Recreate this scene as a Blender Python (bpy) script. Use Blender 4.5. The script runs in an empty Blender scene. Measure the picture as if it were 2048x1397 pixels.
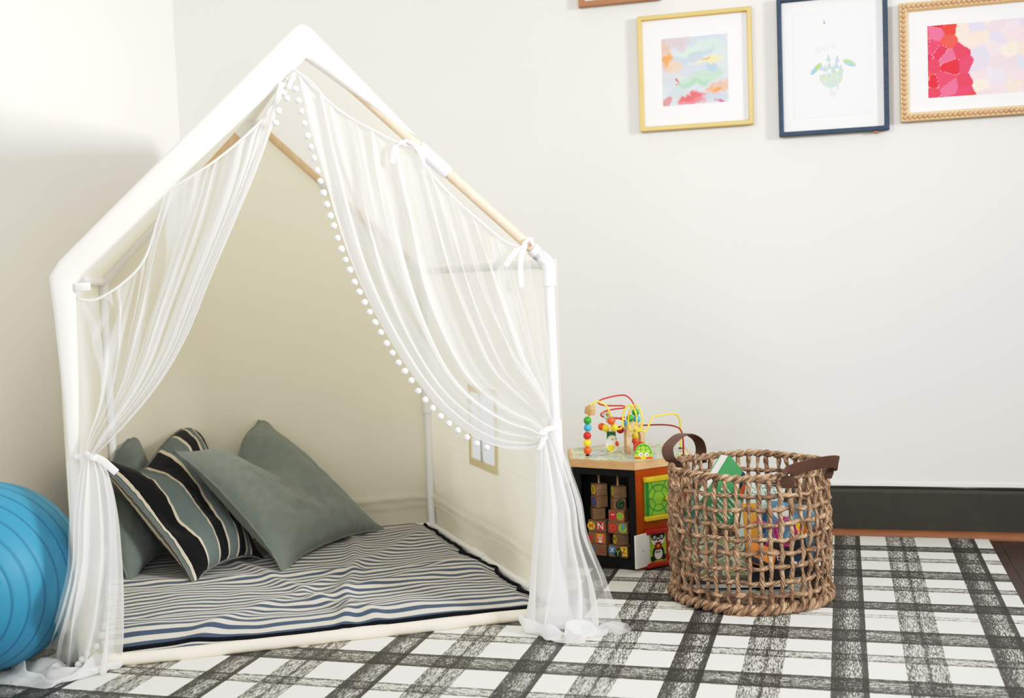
import bpy, math, random
from mathutils import Vector as V, Matrix, noise as mn
random.seed(7)
PI = math.pi
scn = bpy.context.scene
COL = scn.collection
# ------------------------------------------------------------------ camera model (2048 x 1397 frame)
FPX, YAW, PITCH, ROLL, CH = 2351.0, -0.275438, 0.0624828, -0.0364185, 0.85
cy, sy, cp, sp = math.cos(YAW), math.sin(YAW), math.cos(PITCH), math.sin(PITCH)
FW = V((sy*cp, cy*cp, -sp)); r0 = V((cy, -sy, 0)); u0 = r0.cross(FW)
RT = math.cos(ROLL)*r0 + math.sin(ROLL)*u0
UP = -math.sin(ROLL)*r0 + math.cos(ROLL)*u0
CAM = V((0, 0, CH))
def ray(x, y): return FW*FPX + RT*(x-1024) - UP*(y-698.5)
def fl(x, y, z=0.0):
    d = ray(x, y); return CAM + d*((z-CH)/d.z)
def at(x, y, Y):
    d = ray(x, y); return CAM + d*(Y/d.y)
# ------------------------------------------------------------------ colours and materials
def lin(c): return c/12.92 if c <= .04045 else ((c+.055)/1.055)**2.4
def hx(s):
    s = s.lstrip('#'); return tuple(lin(int(s[i:i+2], 16)/255) for i in (0, 2, 4))
def mat(name, color, rough=.6, metal=0., spec=.5, noise=None, bump=None, sheen=0.):
    m = bpy.data.materials.new(name); m.use_nodes = True
    nt = m.node_tree; b = nt.nodes['Principled BSDF']
    c = hx(color) if isinstance(color, str) else color
    b.inputs['Base Color'].default_value = (*c, 1); b.inputs['Roughness'].default_value = rough
    b.inputs['Metallic'].default_value = metal; b.inputs['Specular IOR Level'].default_value = spec
    if sheen: b.inputs['Sheen Weight'].default_value = sheen
    tc = nt.nodes.new('ShaderNodeTexCoord')
    if noise:
        c2, scale = noise[0], noise[1]; c2 = hx(c2) if isinstance(c2, str) else c2
        st = noise[2] if len(noise) > 2 else (1, 1, 1)
        mp = nt.nodes.new('ShaderNodeMapping'); mp.inputs['Scale'].default_value = st
        n = nt.nodes.new('ShaderNodeTexNoise'); n.inputs['Scale'].default_value = scale; n.inputs['Detail'].default_value = 5
        rp = nt.nodes.new('ShaderNodeValToRGB'); rp.color_ramp.elements[0].position = .3; rp.color_ramp.elements[1].position = .7
        rp.color_ramp.elements[0].color = (*c, 1); rp.color_ramp.elements[1].color = (*c2, 1)
        nt.links.new(tc.outputs['Object'], mp.inputs[0]); nt.links.new(mp.outputs[0], n.inputs[0])
        nt.links.new(n.outputs[0], rp.inputs[0]); nt.links.new(rp.outputs[0], b.inputs['Base Color'])
    if bump:
        n2 = nt.nodes.new('ShaderNodeTexNoise'); n2.inputs['Scale'].default_value = bump[0]; n2.inputs['Detail'].default_value = 3
        bp = nt.nodes.new('ShaderNodeBump'); bp.inputs['Strength'].default_value = bump[1]; bp.inputs['Distance'].default_value = .002
        nt.links.new(tc.outputs['Object'], n2.inputs[0]); nt.links.new(n2.outputs[0], bp.inputs['Height']); nt.links.new(bp.outputs[0], b.inputs['Normal'])
    return m
def attr_mat(name, rough=.6, spec=.4, bump=None):
    m = mat(name, '#ffffff', rough, 0, spec, None, bump); nt = m.node_tree
    a = nt.nodes.new('ShaderNodeAttribute'); a.attribute_name = 'paint'
    nt.links.new(a.outputs['Color'], nt.nodes['Principled BSDF'].inputs['Base Color']); return m
def cloth_mat(name, color, trans=.4):
    m = bpy.data.materials.new(name); m.use_nodes = True; nt = m.node_tree; nt.nodes.remove(nt.nodes['Principled BSDF'])
    out = nt.nodes['Material Output']; c = hx(color)
    d = nt.nodes.new('ShaderNodeBsdfDiffuse'); t = nt.nodes.new('ShaderNodeBsdfTranslucent'); mx = nt.nodes.new('ShaderNodeMixShader')
    n = nt.nodes.new('ShaderNodeTexNoise'); n.inputs['Scale'].default_value = 700; tc = nt.nodes.new('ShaderNodeTexCoord')
    bp = nt.nodes.new('ShaderNodeBump'); bp.inputs['Strength'].default_value = .15; bp.inputs['Distance'].default_value = .001
    nt.links.new(tc.outputs['Object'], n.inputs[0]); nt.links.new(n.outputs[0], bp.inputs['Height']); nt.links.new(bp.outputs[0], d.inputs['Normal'])
    d.inputs[0].default_value = (*c, 1); t.inputs[0].default_value = (*c, 1); mx.inputs[0].default_value = trans
    nt.links.new(d.outputs[0], mx.inputs[1]); nt.links.new(t.outputs[0], mx.inputs[2]); nt.links.new(mx.outputs[0], out.inputs[0])
    return m
def sheer_mat(name, base=.48, gain=.35, scale=22, hemw=.34):
    m = bpy.data.materials.new(name); m.use_nodes = True; nt = m.node_tree; nt.nodes.remove(nt.nodes['Principled BSDF'])
    N = nt.nodes.new; L = nt.links.new; out = nt.nodes['Material Output']
    d = N('ShaderNodeBsdfDiffuse'); t = N('ShaderNodeBsdfTranslucent'); mx = N('ShaderNodeMixShader'); tr = N('ShaderNodeBsdfTransparent'); m2 = N('ShaderNodeMixShader')
    d.inputs[0].default_value = (.99, .99, .99, 1); t.inputs[0].default_value = (.99, .99, .99, 1); mx.inputs[0].default_value = .5
    L(d.outputs[0], mx.inputs[1]); L(t.outputs[0], mx.inputs[2])
    uv = N('ShaderNodeUVMap'); mp = N('ShaderNodeMapping'); mp.inputs['Scale'].default_value = (scale, .5, 1)
    n = N('ShaderNodeTexNoise'); n.inputs['Scale'].default_value = 1; n.inputs['Detail'].default_value = 2
    L(uv.outputs[0], mp.inputs[0]); L(mp.outputs[0], n.inputs[0])
    sx0 = N('ShaderNodeSeparateXYZ'); L(uv.outputs[0], sx0.inputs[0]); bi = N('ShaderNodeMath'); bi.operation = 'MULTIPLY_ADD'; bi.inputs[1].default_value = -.17
    L(sx0.outputs[0], bi.inputs[0]); L(n.outputs[0], bi.inputs[2])
    mr = N('ShaderNodeMapRange'); mr.inputs[1].default_value = .30; mr.inputs[2].default_value = .56
    mr.inputs[3].default_value = base-gain; mr.inputs[4].default_value = base+gain
    L(bi.outputs[0], mr.inputs[0])
    sx = N('ShaderNodeSeparateXYZ'); L(uv.outputs[0], sx.inputs[0]); hm = N('ShaderNodeMapRange'); hm.inputs[1].default_value = .03; hm.inputs[2].default_value = .09; hm.inputs[3].default_value = hemw; hm.inputs[4].default_value = 0
    L(sx.outputs[0], hm.inputs[0]); ad = N('ShaderNodeMath'); ad.operation = 'ADD'; ad.use_clamp = True; L(mr.outputs[0], ad.inputs[0]); L(hm.outputs[0], ad.inputs[1])
    L(ad.outputs[0], m2.inputs[0]); L(tr.outputs[0], m2.inputs[1]); L(mx.outputs[0], m2.inputs[2]); L(m2.outputs[0], out.inputs[0])
    return m
# ------------------------------------------------------------------ mesh builder
def origin(o):
    p = V((0, 0, 0))
    while o: p += o.location; o = o.parent
    return p
class MB:
    def __init__(s): s.v = []; s.f = []; s.m = []; s.uv = []; s.c = []
    def add(s, vs, fs, mi=0, uvs=None, cols=None):
        b = len(s.v); s.v += [V(p) for p in vs]; s.c += cols if cols else [(1, 1, 1)]*len(vs)
        for f in fs:
            s.f.append([b+i for i in f]); s.m.append(mi); s.uv.append([uvs[i] for i in f] if uvs else [(0, 0)]*len(f))
        return s
    def grid(s, fn, nu, nv, mi=0, col=None, closed_u=False):
        vs, uv, cs = [], [], []
        for j in range(nv+1):
            for i in range(nu+1):
                a, b = i/nu, j/nv; vs.append(fn(a, b)); uv.append((a, b)); cs.append(col(a, b) if col else (1, 1, 1))
        w = nu+1
        s.add(vs, [[j*w+i, j*w+i+1, (j+1)*w+i+1, (j+1)*w+i] for j in range(nv) for i in range(nu)], mi, uv, cs); return s
    def box(s, c, size, M=None, mi=0, bev=0.0):
        x, y, z = [q/2 for q in size]; M = M or Matrix.Identity(3); c = V(c)
        if bev <= 0:
            vs = [c+M@V((i*x, j*y, k*z)) for k in (-1, 1) for j in (-1, 1) for i in (-1, 1)]
            s.add(vs, [[0, 2, 3, 1], [4, 5, 7, 6], [0, 1, 5, 4], [2, 6, 7, 3], [0, 4, 6, 2], [1, 3, 7, 5]], mi)
        else:
            import bmesh
            bm = bmesh.new(); bmesh.ops.create_cube(bm, size=1)
            for v in bm.verts: v.co = V((v.co.x*size[0], v.co.y*size[1], v.co.z*size[2]))
            bmesh.ops.bevel(bm, geom=bm.edges[:], offset=bev, segments=2, profile=.5, affect='EDGES')
            bm.verts.index_update()
            s.add([c+M@v.co for v in bm.verts], [[v.index for v in f.verts] for f in bm.faces], mi); bm.free()
        return s
    def prism(s, pts, z0, z1, M=None, o=(0, 0, 0), mi=0):
        M = M or Matrix.Identity(3); o = V(o); n = len(pts)
        vs = [o+M@V((p[0], p[1], z0)) for p in pts]+[o+M@V((p[0], p[1], z1)) for p in pts]
        s.add(vs, [list(range(n))[::-1], list(range(n, 2*n))]+[[i, (i+1) % n, n+(i+1) % n, n+i] for i in range(n)], mi); return s
    def ball(s, c, r, mi=0, nu=16, nv=10, sc=(1, 1, 1)):
        c = V(c); vs = [c+V((0, 0, r*sc[2]))]
        for j in range(1, nv):
            t = PI*j/nv
            for i in range(nu):
                a = 2*PI*i/nu; vs.append(c+V((r*math.sin(t)*math.cos(a)*sc[0], r*math.sin(t)*math.sin(a)*sc[1], r*math.cos(t)*sc[2])))
        vs.append(c-V((0, 0, r*sc[2]))); fs = [[0, 1+i, 1+(i+1) % nu] for i in range(nu)]
        for j in range(nv-2):
            for i in range(nu):
                a = 1+j*nu+i; b = 1+j*nu+(i+1) % nu; fs.append([a, a+nu, b+nu, b])
        e = len(vs)-1; k = 1+(nv-2)*nu
        fs += [[e, k+(i+1) % nu, k+i] for i in range(nu)]; s.add(vs, fs, mi); return s
    def tube(s, pts, r, segs=10, mi=0, closed=False, twist=0., ell=0., flat=None, caps=True):
        """sweep: r number or list; twist (rad per metre) turns an elliptical section of eccentricity ell; flat=(w,t) gives a strap, its width along flat[2]"""
        pts = [V(p) for p in pts]; n = len(pts); tg = []
        for i in range(n):
            a = pts[(i-1) % n] if (closed or i > 0) else pts[i]; b = pts[(i+1) % n] if (closed or i < n-1) else pts[i]
            t = (b-a); tg.append(t.normalized() if t.length > 1e-9 else V((0, 0, 1)))
        ref = V((0, 0, 1)) if abs(tg[0].z) < .9 else V((0, 1, 0))
        nn = tg[0].cross(ref).normalized(); vs, uv = [], []; L = 0
        for i in range(n):
            if i: L += (pts[i]-pts[i-1]).length
            nn = (nn - tg[i]*nn.dot(tg[i])).normalized()
            if flat and len(flat) > 2: 
                w = V(flat[2]); nn = (w-tg[i]*w.dot(tg[i])).normalized()
            bb = tg[i].cross(nn); rr = r[i] if isinstance(r, (list, tuple)) else r
            for k in range(segs):
                a = 2*PI*k/segs
                if flat:
                    ca, sa = math.cos(a), math.sin(a)
                    x = math.copysign(abs(ca)**.35, ca)*flat[0]/2; y = math.copysign(abs(sa)**.35, sa)*flat[1]/2
                    vs.append(pts[i]+nn*x+bb*y)
                else:
                    q = rr*(1+ell*math.cos(2*(a-twist*L))); vs.append(pts[i]+nn*(q*math.cos(a))+bb*(q*math.sin(a)))
                uv.append((k/segs, L))
        fs = []
        for i in range(n if closed else n-1):
            for k in range(segs):
                a = i*segs; b = ((i+1) % n)*segs; fs.append([a+k, a+(k+1) % segs, b+(k+1) % segs, b+k])
        if caps and not closed: fs += [list(range(segs))[::-1], list(range((n-1)*segs, n*segs))]
        s.add(vs, fs, mi, uv); return s
    def build(s, name, mats, parent=None, smooth=True, paint=False, angle=None):
        o3 = origin(parent) if parent else V((0, 0, 0))
        me = bpy.data.meshes.new(name); me.from_pydata([tuple(p-o3) for p in s.v], [], s.f)
        for m in (mats if isinstance(mats, (list, tuple)) else [mats]): me.materials.append(m)
        me.polygons.foreach_set('material_index', s.m)
        ul = me.uv_layers.new(name='UVMap'); k = 0
        ul.data.foreach_set('uv', [q for f in s.uv for p in f for q in p])
        if paint:
            ca = me.color_attributes.new('paint', 'FLOAT_COLOR', 'POINT'); ca.data.foreach_set('color', [q for c in s.c for q in (*c, 1)])
        if smooth: me.polygons.foreach_set('use_smooth', [True]*len(me.polygons))
        me.update()
        if smooth and angle: me.set_sharp_from_angle(angle=math.radians(angle))
        o = bpy.data.objects.new(name, me); COL.objects.link(o)
        if parent: o.parent = parent
        return o
def tag(o, label=None, cat=None, group=None, kind=None):
    if label: o['label'] = label
    if cat: o['category'] = cat
    if group: o['group'] = group
    if kind: o['kind'] = kind
    return o
def thing(name, loc, label, cat, group=None):
    o = bpy.data.objects.new(name, None); o.empty_display_size = .05; COL.objects.link(o); o.location = loc; return tag(o, label, cat, group)
def spline(pts, n, closed=False):
    """n+1 points, Catmull-Rom, evenly spaced by length"""
    pts = [V(p) for p in pts]; k = len(pts); raw = []
    rng = k if closed else k-1
    for i in range(rng):
        p1 = pts[i]; p2 = pts[(i+1) % k]
        p0 = pts[(i-1) % k] if (closed or i > 0) else p1*2-p2
        p3 = pts[(i+2) % k] if (closed or i < k-2) else p2*2-p1
        for j in range(12):
            t = j/12; raw.append(.5*((2*p1)+(p2-p0)*t+(2*p0-5*p1+4*p2-p3)*t*t+(3*p1-p0-3*p2+p3)*t**3))
    raw.append(pts[0] if closed else pts[-1])
    d = [0]
    for i in range(1, len(raw)): d.append(d[-1]+(raw[i]-raw[i-1]).length)
    out = []; j = 0
    for i in range(n+1):
        x = d[-1]*i/n
        while j < len(d)-2 and d[j+1] < x: j += 1
        w = (x-d[j])/max(1e-9, d[j+1]-d[j]); out.append(raw[j].lerp(raw[j+1], min(1, max(0, w))))
    return out
class Curve:
    def __init__(s, pts, n=120): s.p = spline(pts, n); s.n = n
    def __call__(s, t):
        t = min(1, max(0, t))*s.n; i = min(s.n-1, int(t)); return s.p[i].lerp(s.p[i+1], t-i)
def frame(xa, ya):
    """3x3 matrix with columns x, y, z=x*y"""
    x = V(xa).normalized(); z = x.cross(V(ya)).normalized(); y = z.cross(x); return Matrix((x, y, z)).transposed()
def rotz(a): return Matrix.Rotation(a, 3, 'Z')
def nz(x, y=0., z=0.): return mn.noise(V((x, y, z)))
def lerp(a, b, t): return a+(b-a)*t
def mixc(a, b, t): return tuple(a[i]+(b[i]-a[i])*t for i in range(3))
def sm(a, b, x):
    t = min(1, max(0, (x-a)/(b-a))); return t*t*(3-2*t)
FONT_CACHE = {}
def text_into(mb, txt, size, o, M, lift=0.0, mi=0, center=True):
    c = bpy.data.curves.new('lettering', 'FONT'); c.body = txt; c.size = size; c.offset = size*.012; c.resolution_u = 3
    if center: c.align_x = 'CENTER'; c.align_y = 'CENTER'
    ob = bpy.data.objects.new('lettering', c); COL.objects.link(ob)
    me = bpy.data.meshes.new_from_object(ob)
    mb.add([V(o)+M@V((v.co.x, v.co.y, lift)) for v in me.vertices], [list(p.vertices) for p in me.polygons], mi)
    bpy.data.objects.remove(ob); bpy.data.curves.remove(c); bpy.data.meshes.remove(me)
def disc_pts(x, y, rx, ry=None, n=20, a0=0.): 
    ry = ry or rx; return [(x+rx*math.cos(2*PI*i/n+a0), y+ry*math.sin(2*PI*i/n+a0)) for i in range(n)]

# ------------------------------------------------------------------ shared materials
M_wall = mat('wall_paint', (.755, .738, .70), .75, 0, .25, ((.775, .758, .72), 3), (260, .08))
M_trimgrey = mat('grey_baseboard_paint', (.055, .051, .042), .5, 0, .25, ((.065, .06, .05), 30), (90, .1))
M_shoe = mat('stained_shoe_moulding', (.30, .125, .045), .4, 0, .5, ((.22, .085, .03), 12, (1, 8, 8)))
M_gap = mat('dark_gap', (.02, .018, .015), .8)
M_whitecaulk = mat('white_bead', (.80, .79, .77), .5)
M_pvc = mat('white_plastic_pipe', (.85, .85, .86), .35, 0, .5)
M_dowel = mat('pale_wood_dowel', (.78, .60, .44), .5, 0, .4, ((.70, .50, .34), 14, (4, 4, .6)))
M_canvas = cloth_mat('cream_canvas', '#faf6e8', .45)
M_trim = cloth_mat('cream_canvas_trim', '#fdfcf5', .15)
M_sleeve = cloth_mat('cream_sleeve', '#ece3cf', .05)
M_winborder = cloth_mat('tan_window_binding', '#e6dabb', .2)
M_sheer = sheer_mat('white_sheer_voile')
def skirt_mat(name, u0, u1, a0, a1):
    m = sheer_mat(name, .5, .1, 8, 0); nt = m.node_tree; N = nt.nodes.new; L = nt.links.new
    uv = N('ShaderNodeUVMap'); sx = N('ShaderNodeSeparateXYZ'); L(uv.outputs[0], sx.inputs[0]); mr = N('ShaderNodeMapRange'); mr.interpolation_type = 'SMOOTHSTEP'
    mr.inputs[1].default_value = u0; mr.inputs[2].default_value = u1; mr.inputs[3].default_value = a0; mr.inputs[4].default_value = a1; L(sx.outputs[0], mr.inputs[0])
    mix = [q for q in nt.nodes if q.type == 'MIX_SHADER' and q.outputs[0].links[0].to_node.type == 'OUTPUT_MATERIAL'][0]
    src = mix.inputs[0].links[0].from_socket; ad = N('ShaderNodeMath'); ad.operation = 'MULTIPLY_ADD'; ad.use_clamp = True; ad.inputs[1].default_value = .5
    sb = N('ShaderNodeMath'); sb.operation = 'SUBTRACT'; sb.inputs[1].default_value = .25; L(mr.outputs[0], sb.inputs[0])
    L(src, ad.inputs[0]); L(sb.outputs[0], ad.inputs[2]); L(ad.outputs[0], mix.inputs[0]); return m
M_skirtL = skirt_mat('white_sheer_skirt_left', .05, .45, .36, .80)
M_skirtR = skirt_mat('white_sheer_skirt_right', .55, .9, .80, .34)
M_pom = mat('white_pompom_yarn', (.88, .88, .87), .95, 0, .1, None, (900, .6))
M_ribbon = cloth_mat('white_ribbon', '#fbfbfb', .3)
M_wood = mat('light_beech', (.62, .40, .22), .5, 0, .4, ((.52, .31, .16), 9, (3, 3, 14)))
M_leather = mat('brown_leather', (.105, .048, .030), .5, 0, .45, ((.075, .034, .02), 25), (350, .25))
M_metal = mat('nickel_rivet', (.75, .72, .68), .25, 1.)
M_paint = attr_mat('printed_picture', .6)
M_gloss = attr_mat('printed_gloss', .35, .5)
M_black = mat('matte_black_panel', (.006, .006, .007), .6, 0, .2)
M_orange = mat('orange_panel', (.46, .092, .004), .5, 0, .2, ((.41, .08, .004), 6))
CC = dict(red='#c3252b', orange='#e8612a', yellow='#f3d43c', green='#3f9a35', blue='#4aa5cc', dark='#a01c27')
MC = {k: mat('lacquer_'+k, v, .3, 0, .5) for k, v in CC.items()}
M_white = mat('white_lacquer', (.80, .79, .75), .4)
M_page = mat('book_pages', (.80, .77, .69), .8, 0, .2, ((.70, .67, .6), 60, (1, 1, 30)))

# ------------------------------------------------------------------ the room
XL, YB = -2.28, 3.785
def struct(name, mb, m, **k): o = mb.build(name, m, None, **k); o['kind'] = 'structure'; return o
struct('wall_back', MB().box(((XL+4)/2-.05, YB+.05, 1.3), (4-XL+.1, .10, 2.6)), M_wall, smooth=False)
struct('wall_left', MB().box((XL-.05, 1.3, 1.3), (.10, 5.0, 2.6)), M_wall, smooth=False)
def baseboard(name, M, o, L):
    prof = [(0, 0), (.014, 0), (.014, .138), (.010, .146), (.004, .150), (0, .150)]
    mb = MB(); n = len(prof)
    vs = [V(o)+M@V((x, -p[0], p[1])) for x in (0, L) for p in prof]
    mb.add(vs, [[i, (i+1) % n, n+(i+1) % n, n+i] for i in range(n)]+[list(range(n)), list(range(n, 2*n))[::-1]])
    return struct(name, mb, M_trimgrey, smooth=False)
I3 = Matrix.Identity(3)
baseboard('baseboard_back', I3, (XL, YB, 0), 4-XL)
baseboard('baseboard_left', rotz(PI/2), (XL, -1.2, 0), YB+1.2)
def shoe(name, M, o, L):
    pr = [(0, 0)]+[(.022*math.cos(a), .022*math.sin(a)) for a in [PI/2*i/8 for i in range(9)]]; n = len(pr)
    vs = [V(o)+M@V((x, -.0141-p[0], p[1])) for x in (0, L) for p in pr]
    return struct(name, MB().add(vs, [[i, (i+1) % n, n+(i+1) % n, n+i] for i in range(n)]+[list(range(n)), list(range(n, 2*n))[::-1]]), M_shoe, smooth=True, angle=40)
shoe('trim_1', I3, (XL, YB, 0), 4-XL)
shoe('trim_2', rotz(PI/2), (XL, -1.2, 0), YB+1.2)
struct('trim_3', MB().tube([(x, YB-.004+.002*nz(x*3), .1515+.0015*nz(x*5, 3)) for x in [XL+i*(4-XL)/160 for i in range(161)]], [.0035+.002*nz(i*.35) for i in range(161)], 6), M_gap)
struct('trim_4', MB().box(((XL+4)/2, YB-.003, .162), (4-XL, .006, .010)), M_whitecaulk, smooth=False)
# dark wood plank floor
def floor_mat():
    m = mat('dark_wood_planks', (.05, .03, .02), .45, 0, .4); nt = m.node_tree; N = nt.nodes.new; L = nt.links.new; b = nt.nodes['Principled BSDF']
    tc = N('ShaderNodeTexCoord'); br = N('ShaderNodeTexBrick'); mp = N('ShaderNodeMapping'); mp.inputs['Rotation'].default_value = (0, 0, PI/2)
    br.inputs['Scale'].default_value = 1; br.inputs['Brick Width'].default_value = 1.2; br.inputs['Row Height'].default_value = .11; br.inputs['Mortar Size'].default_value = .0015
    br.inputs['Color1'].default_value = (.085, .052, .036, 1); br.inputs['Color2'].default_value = (.06, .036, .025, 1); br.inputs['Mortar'].default_value = (.012, .008, .006, 1)
    L(tc.outputs['Object'], mp.inputs[0]); L(mp.outputs[0], br.inputs[0])
    n = N('ShaderNodeTexNoise'); n.inputs['Scale'].default_value = 30; m2 = N('ShaderNodeMapping'); m2.inputs['Scale'].default_value = (6, .35, 1)
    L(tc.outputs['Object'], m2.inputs[0]); L(m2.outputs[0], n.inputs[0])
    mx = N('ShaderNodeMix'); mx.data_type = 'RGBA'; mx.blend_type = 'MULTIPLY'; mx.inputs[0].default_value = .6
    L(br.outputs['Color'], mx.inputs[6]); L(n.outputs[0], mx.inputs[7]); L(mx.outputs[2], b.inputs['Base Color']); return m
struct('floor', MB().box((.8, 1.2, -.03), (6.3, 5.3, .06)), floor_mat(), smooth=False)

# ------------------------------------------------------------------ plaid play mat
def ramp_stops(nt, stops, interp='LINEAR'):
    r = nt.nodes.new('ShaderNodeValToRGB'); cr = r.color_ramp; cr.interpolation = interp
    cr.elements[0].position = stops[0][0]; cr.elements[0].color = (*[stops[0][1]]*3, 1)
    cr.elements[1].position = stops[-1][0]; cr.elements[1].color = (*[stops[-1][1]]*3, 1)
    for p, v in stops[1:-1]:
        e = cr.elements.new(p); e.color = (v, v, v, 1)
    return r
RX0, RX1, RY0, RY1 = -2.21, .411, .75, 3.746
def rug_mat():
    m = mat('printed_plaid_mat', '#ffffff', .5, 0, .3); nt = m.node_tree; N = nt.nodes.new; L = nt.links.new; b = nt.nodes['Principled BSDF']
    tc = N('ShaderNodeTexCoord'); sx = N('ShaderNodeSeparateXYZ'); L(tc.outputs['Object'], sx.inputs[0])
    def math_(op, a, bb=None, c=None):
        q = N('ShaderNodeMath'); q.operation = op
        for i, x in enumerate((a, bb, c)):
            if x is None: continue
            if isinstance(x, (int, float)): q.inputs[i].default_value = x
            else: L(x, q.inputs[i])
        return q.outputs[0]
    # bands running away from the camera, period .331 m
    fx = math_('FRACT', math_('DIVIDE', math_('ADD', sx.outputs['X'], .038+.331*20), .331))
    P = .331
    sX = [(0, .0), (.0005, .72), (.010/P, .74), (.022/P, .66), (.040/P, .52), (.060/P, .55), (.066/P, .8), (.0755/P, .82), (.076/P, 0), (.150/P, 0), (.1505/P, .56), (.165/P, .52), (.18/P, .44), (.19/P, .48), (.197/P, .66), (.205/P, .46), (.234/P, .52), (.2365/P, 0), (1, 0)]
    rX = ramp_stops(nt, sX); L(fx, rX.inputs[0])
    # bands along the wall, listed from the front of the mat
    bands = [(3.555, 3.621, .62), (3.428, 3.476, .46), (3.247, 3.332, .6), (3.119, 3.163, .5), (2.94, 3.014, .66), (2.872, 2.9, .4), (2.68, 2.774, .6), (2.548, 2.597, .46)]
    y = 2.443
    while y > 1.75: bands += [(y-.085, y, .6), (y-.24, y-.19, .46)]; y -= .345
    bands.sort(); Y0, Y1 = 1.6, 3.8; st = [(0, 0)]
    for a, bb, d in bands:
        if a < Y0 or len(st) > 27: continue
        q = lambda v: (v-Y0)/(Y1-Y0)
        st += [(q(a)-.0002, 0), (q(a)+.0003, d+.12), (q(bb)-.0003, d), (q(bb)+.0002, 0)]
    # two ramps: near half and far half (a ramp holds 32 stops)
    def yr(lo, hi):
        s2 = [(0, 0)]
        for a, bb, d in bands:
            if a < lo or bb > hi: continue
            q = lambda v: (v-lo)/(hi-lo)
            s2 += [(q(a)-.0008, 0), (q(a)+.0008, d+.2), (q(a)*.75+q(bb)*.25, d), (q(a)*.3+q(bb)*.7, d-.06), (q(bb)-.0012, d+.22), (q(bb)+.0006, 0)]
        s2.append((1, 0)); r = ramp_stops(nt, s2[:31]+[(1, 0)] if len(s2) > 32 else s2)
        v = math_('DIVIDE', math_('SUBTRACT', sx.outputs['Y'], lo), hi-lo); L(v, r.inputs[0])
        inside = math_('MULTIPLY', math_('GREATER_THAN', sx.outputs['Y'], lo), math_('LESS_THAN', sx.outputs['Y'], hi))
        return math_('MULTIPLY', r.outputs[0], inside)
    dY = math_('ADD', math_('ADD', yr(1.6, 2.50), yr(2.5001, 3.06)), yr(3.0601, 3.8))
    def streak(scale, st):
        mp = N('ShaderNodeMapping'); mp.inputs['Scale'].default_value = st; n = N('ShaderNodeTexNoise')
        n.inputs['Scale'].default_value = scale; n.inputs['Detail'].default_value = 6; n.inputs['Roughness'].default_value = .72
        L(tc.outputs['Object'], mp.inputs[0]); L(mp.outputs[0], n.inputs[0]); return n.outputs[0]
    def ink(dens, nse):  # coverage where noise < density
        a = math_('SUBTRACT', math_('MULTIPLY_ADD', dens, .30, .375), nse)
        q = N('ShaderNodeMapRange'); q.inputs[1].default_value = -.03; q.inputs[2].default_value = .05; L(a, q.inputs[0])
        return math_('MULTIPLY', q.outputs[0], math_('GREATER_THAN', dens, .02))
    nA = math_('ADD', math_('MULTIPLY', streak(55, (9, 1.0, 1)), .55), math_('MULTIPLY', streak(330, (1, 1, 1)), .45))
    nB = math_('ADD', math_('MULTIPLY', streak(55, (1.0, 9, 1)), .55), math_('MULTIPLY', streak(330, (1, 1, 1.3)), .45))
    iX = ink(rX.outputs[0], nA); iY = ink(dY, nB)
    tot = math_('SUBTRACT', 1, math_('MULTIPLY', math_('SUBTRACT', 1, math_('MULTIPLY', iX, .96)), math_('SUBTRACT', 1, math_('MULTIPLY', iY, .96))))
    mx = N('ShaderNodeMix'); mx.data_type = 'RGBA'; mx.inputs[6].default_value = (*hx('#e6e7e0'), 1); mx.inputs[7].default_value = (*hx('#33322f'), 1)
    L(tot, mx.inputs[0]); L(mx.outputs[2], b.inputs['Base Color']); return m
o = MB().box(((RX0+RX1)/2, (RY0+RY1)/2, .0015), (RX1-RX0, RY1-RY0, .009), None, 0, .003).build('play_mat', rug_mat(), None, angle=30)
tag(o, 'black and off-white brushed plaid play mat covering the wood floor', 'mat')
FZ = .006   # top of the mat

# ------------------------------------------------------------------ tent (front plane coordinates: s right, h up, d depth)
TF = V((-1.645, 2.216, 0)); TFR = V((-.679, 2.783, 0)); TW = (TFR-TF).length; E1 = (TFR-TF)/TW; E2 = V((-E1.y, E1.x, 0))
BL = V((-2.19, 3.15, 0)); BR = V((-1.345, 3.690, 0)); RB = V((-1.80, 3.42, 1.375)); HE = .876; HR = 1.395
def T(s, h, d=0.): return TF+E1*s+E2*d+V((0, 0, h))
def front(x, y, off=0.):
    dd = ray(x, y); t = (TF+E2*off-CAM).dot(E2)/dd.dot(E2); return CAM+dd*t
tent = thing('play_tent', T(TW/2, FZ, .5), 'cream canvas house-shaped play tent on wood and white pipe poles, open at front', 'tent')
def pole(a, b, m, r=.0125, label=None):
    a, b = V(a), V(b); o = MB().tube([a.lerp(b, i/6) for i in range(7)], r, 16).build('pole', m, tent, angle=50)
    if label: o['label'] = label
    return o
def connector(pts, r=.0165):
    o = MB().tube(pts, r, 16).build('connector', M_pvc, tent, angle=50); o['label'] = 'white plastic pipe connector'; return o
FLt, FRt, RF = T(.006, HE), T(TW-.008, HE), T(.548, HR)
BLt, BRt = BL+V((0, 0, HE)), BR+V((0, 0, HE))
z0 = V((0, 0, FZ+.013))
pole(T(0, FZ), FLt, M_pvc); pole(T(TW, FZ), FRt, M_pvc, .0125, 'white pipe right front post'); pole(BL+z0*.5, BLt, M_pvc); pole(BR+z0*.5, BRt, M_pvc)
pole(FLt, RF, M_dowel); pole(RF, FRt, M_dowel, .0125, 'bare wood rafter above the right curtain'); pole(BLt, BLt.lerp(RB, .55), M_pvc); pole(BLt.lerp(RB, .55), RB, M_dowel); pole(RB, BRt, M_dowel)
pole(RF, RB, M_pvc); pole(FLt, BLt, M_pvc); pole(FRt, BRt, M_pvc)
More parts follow.
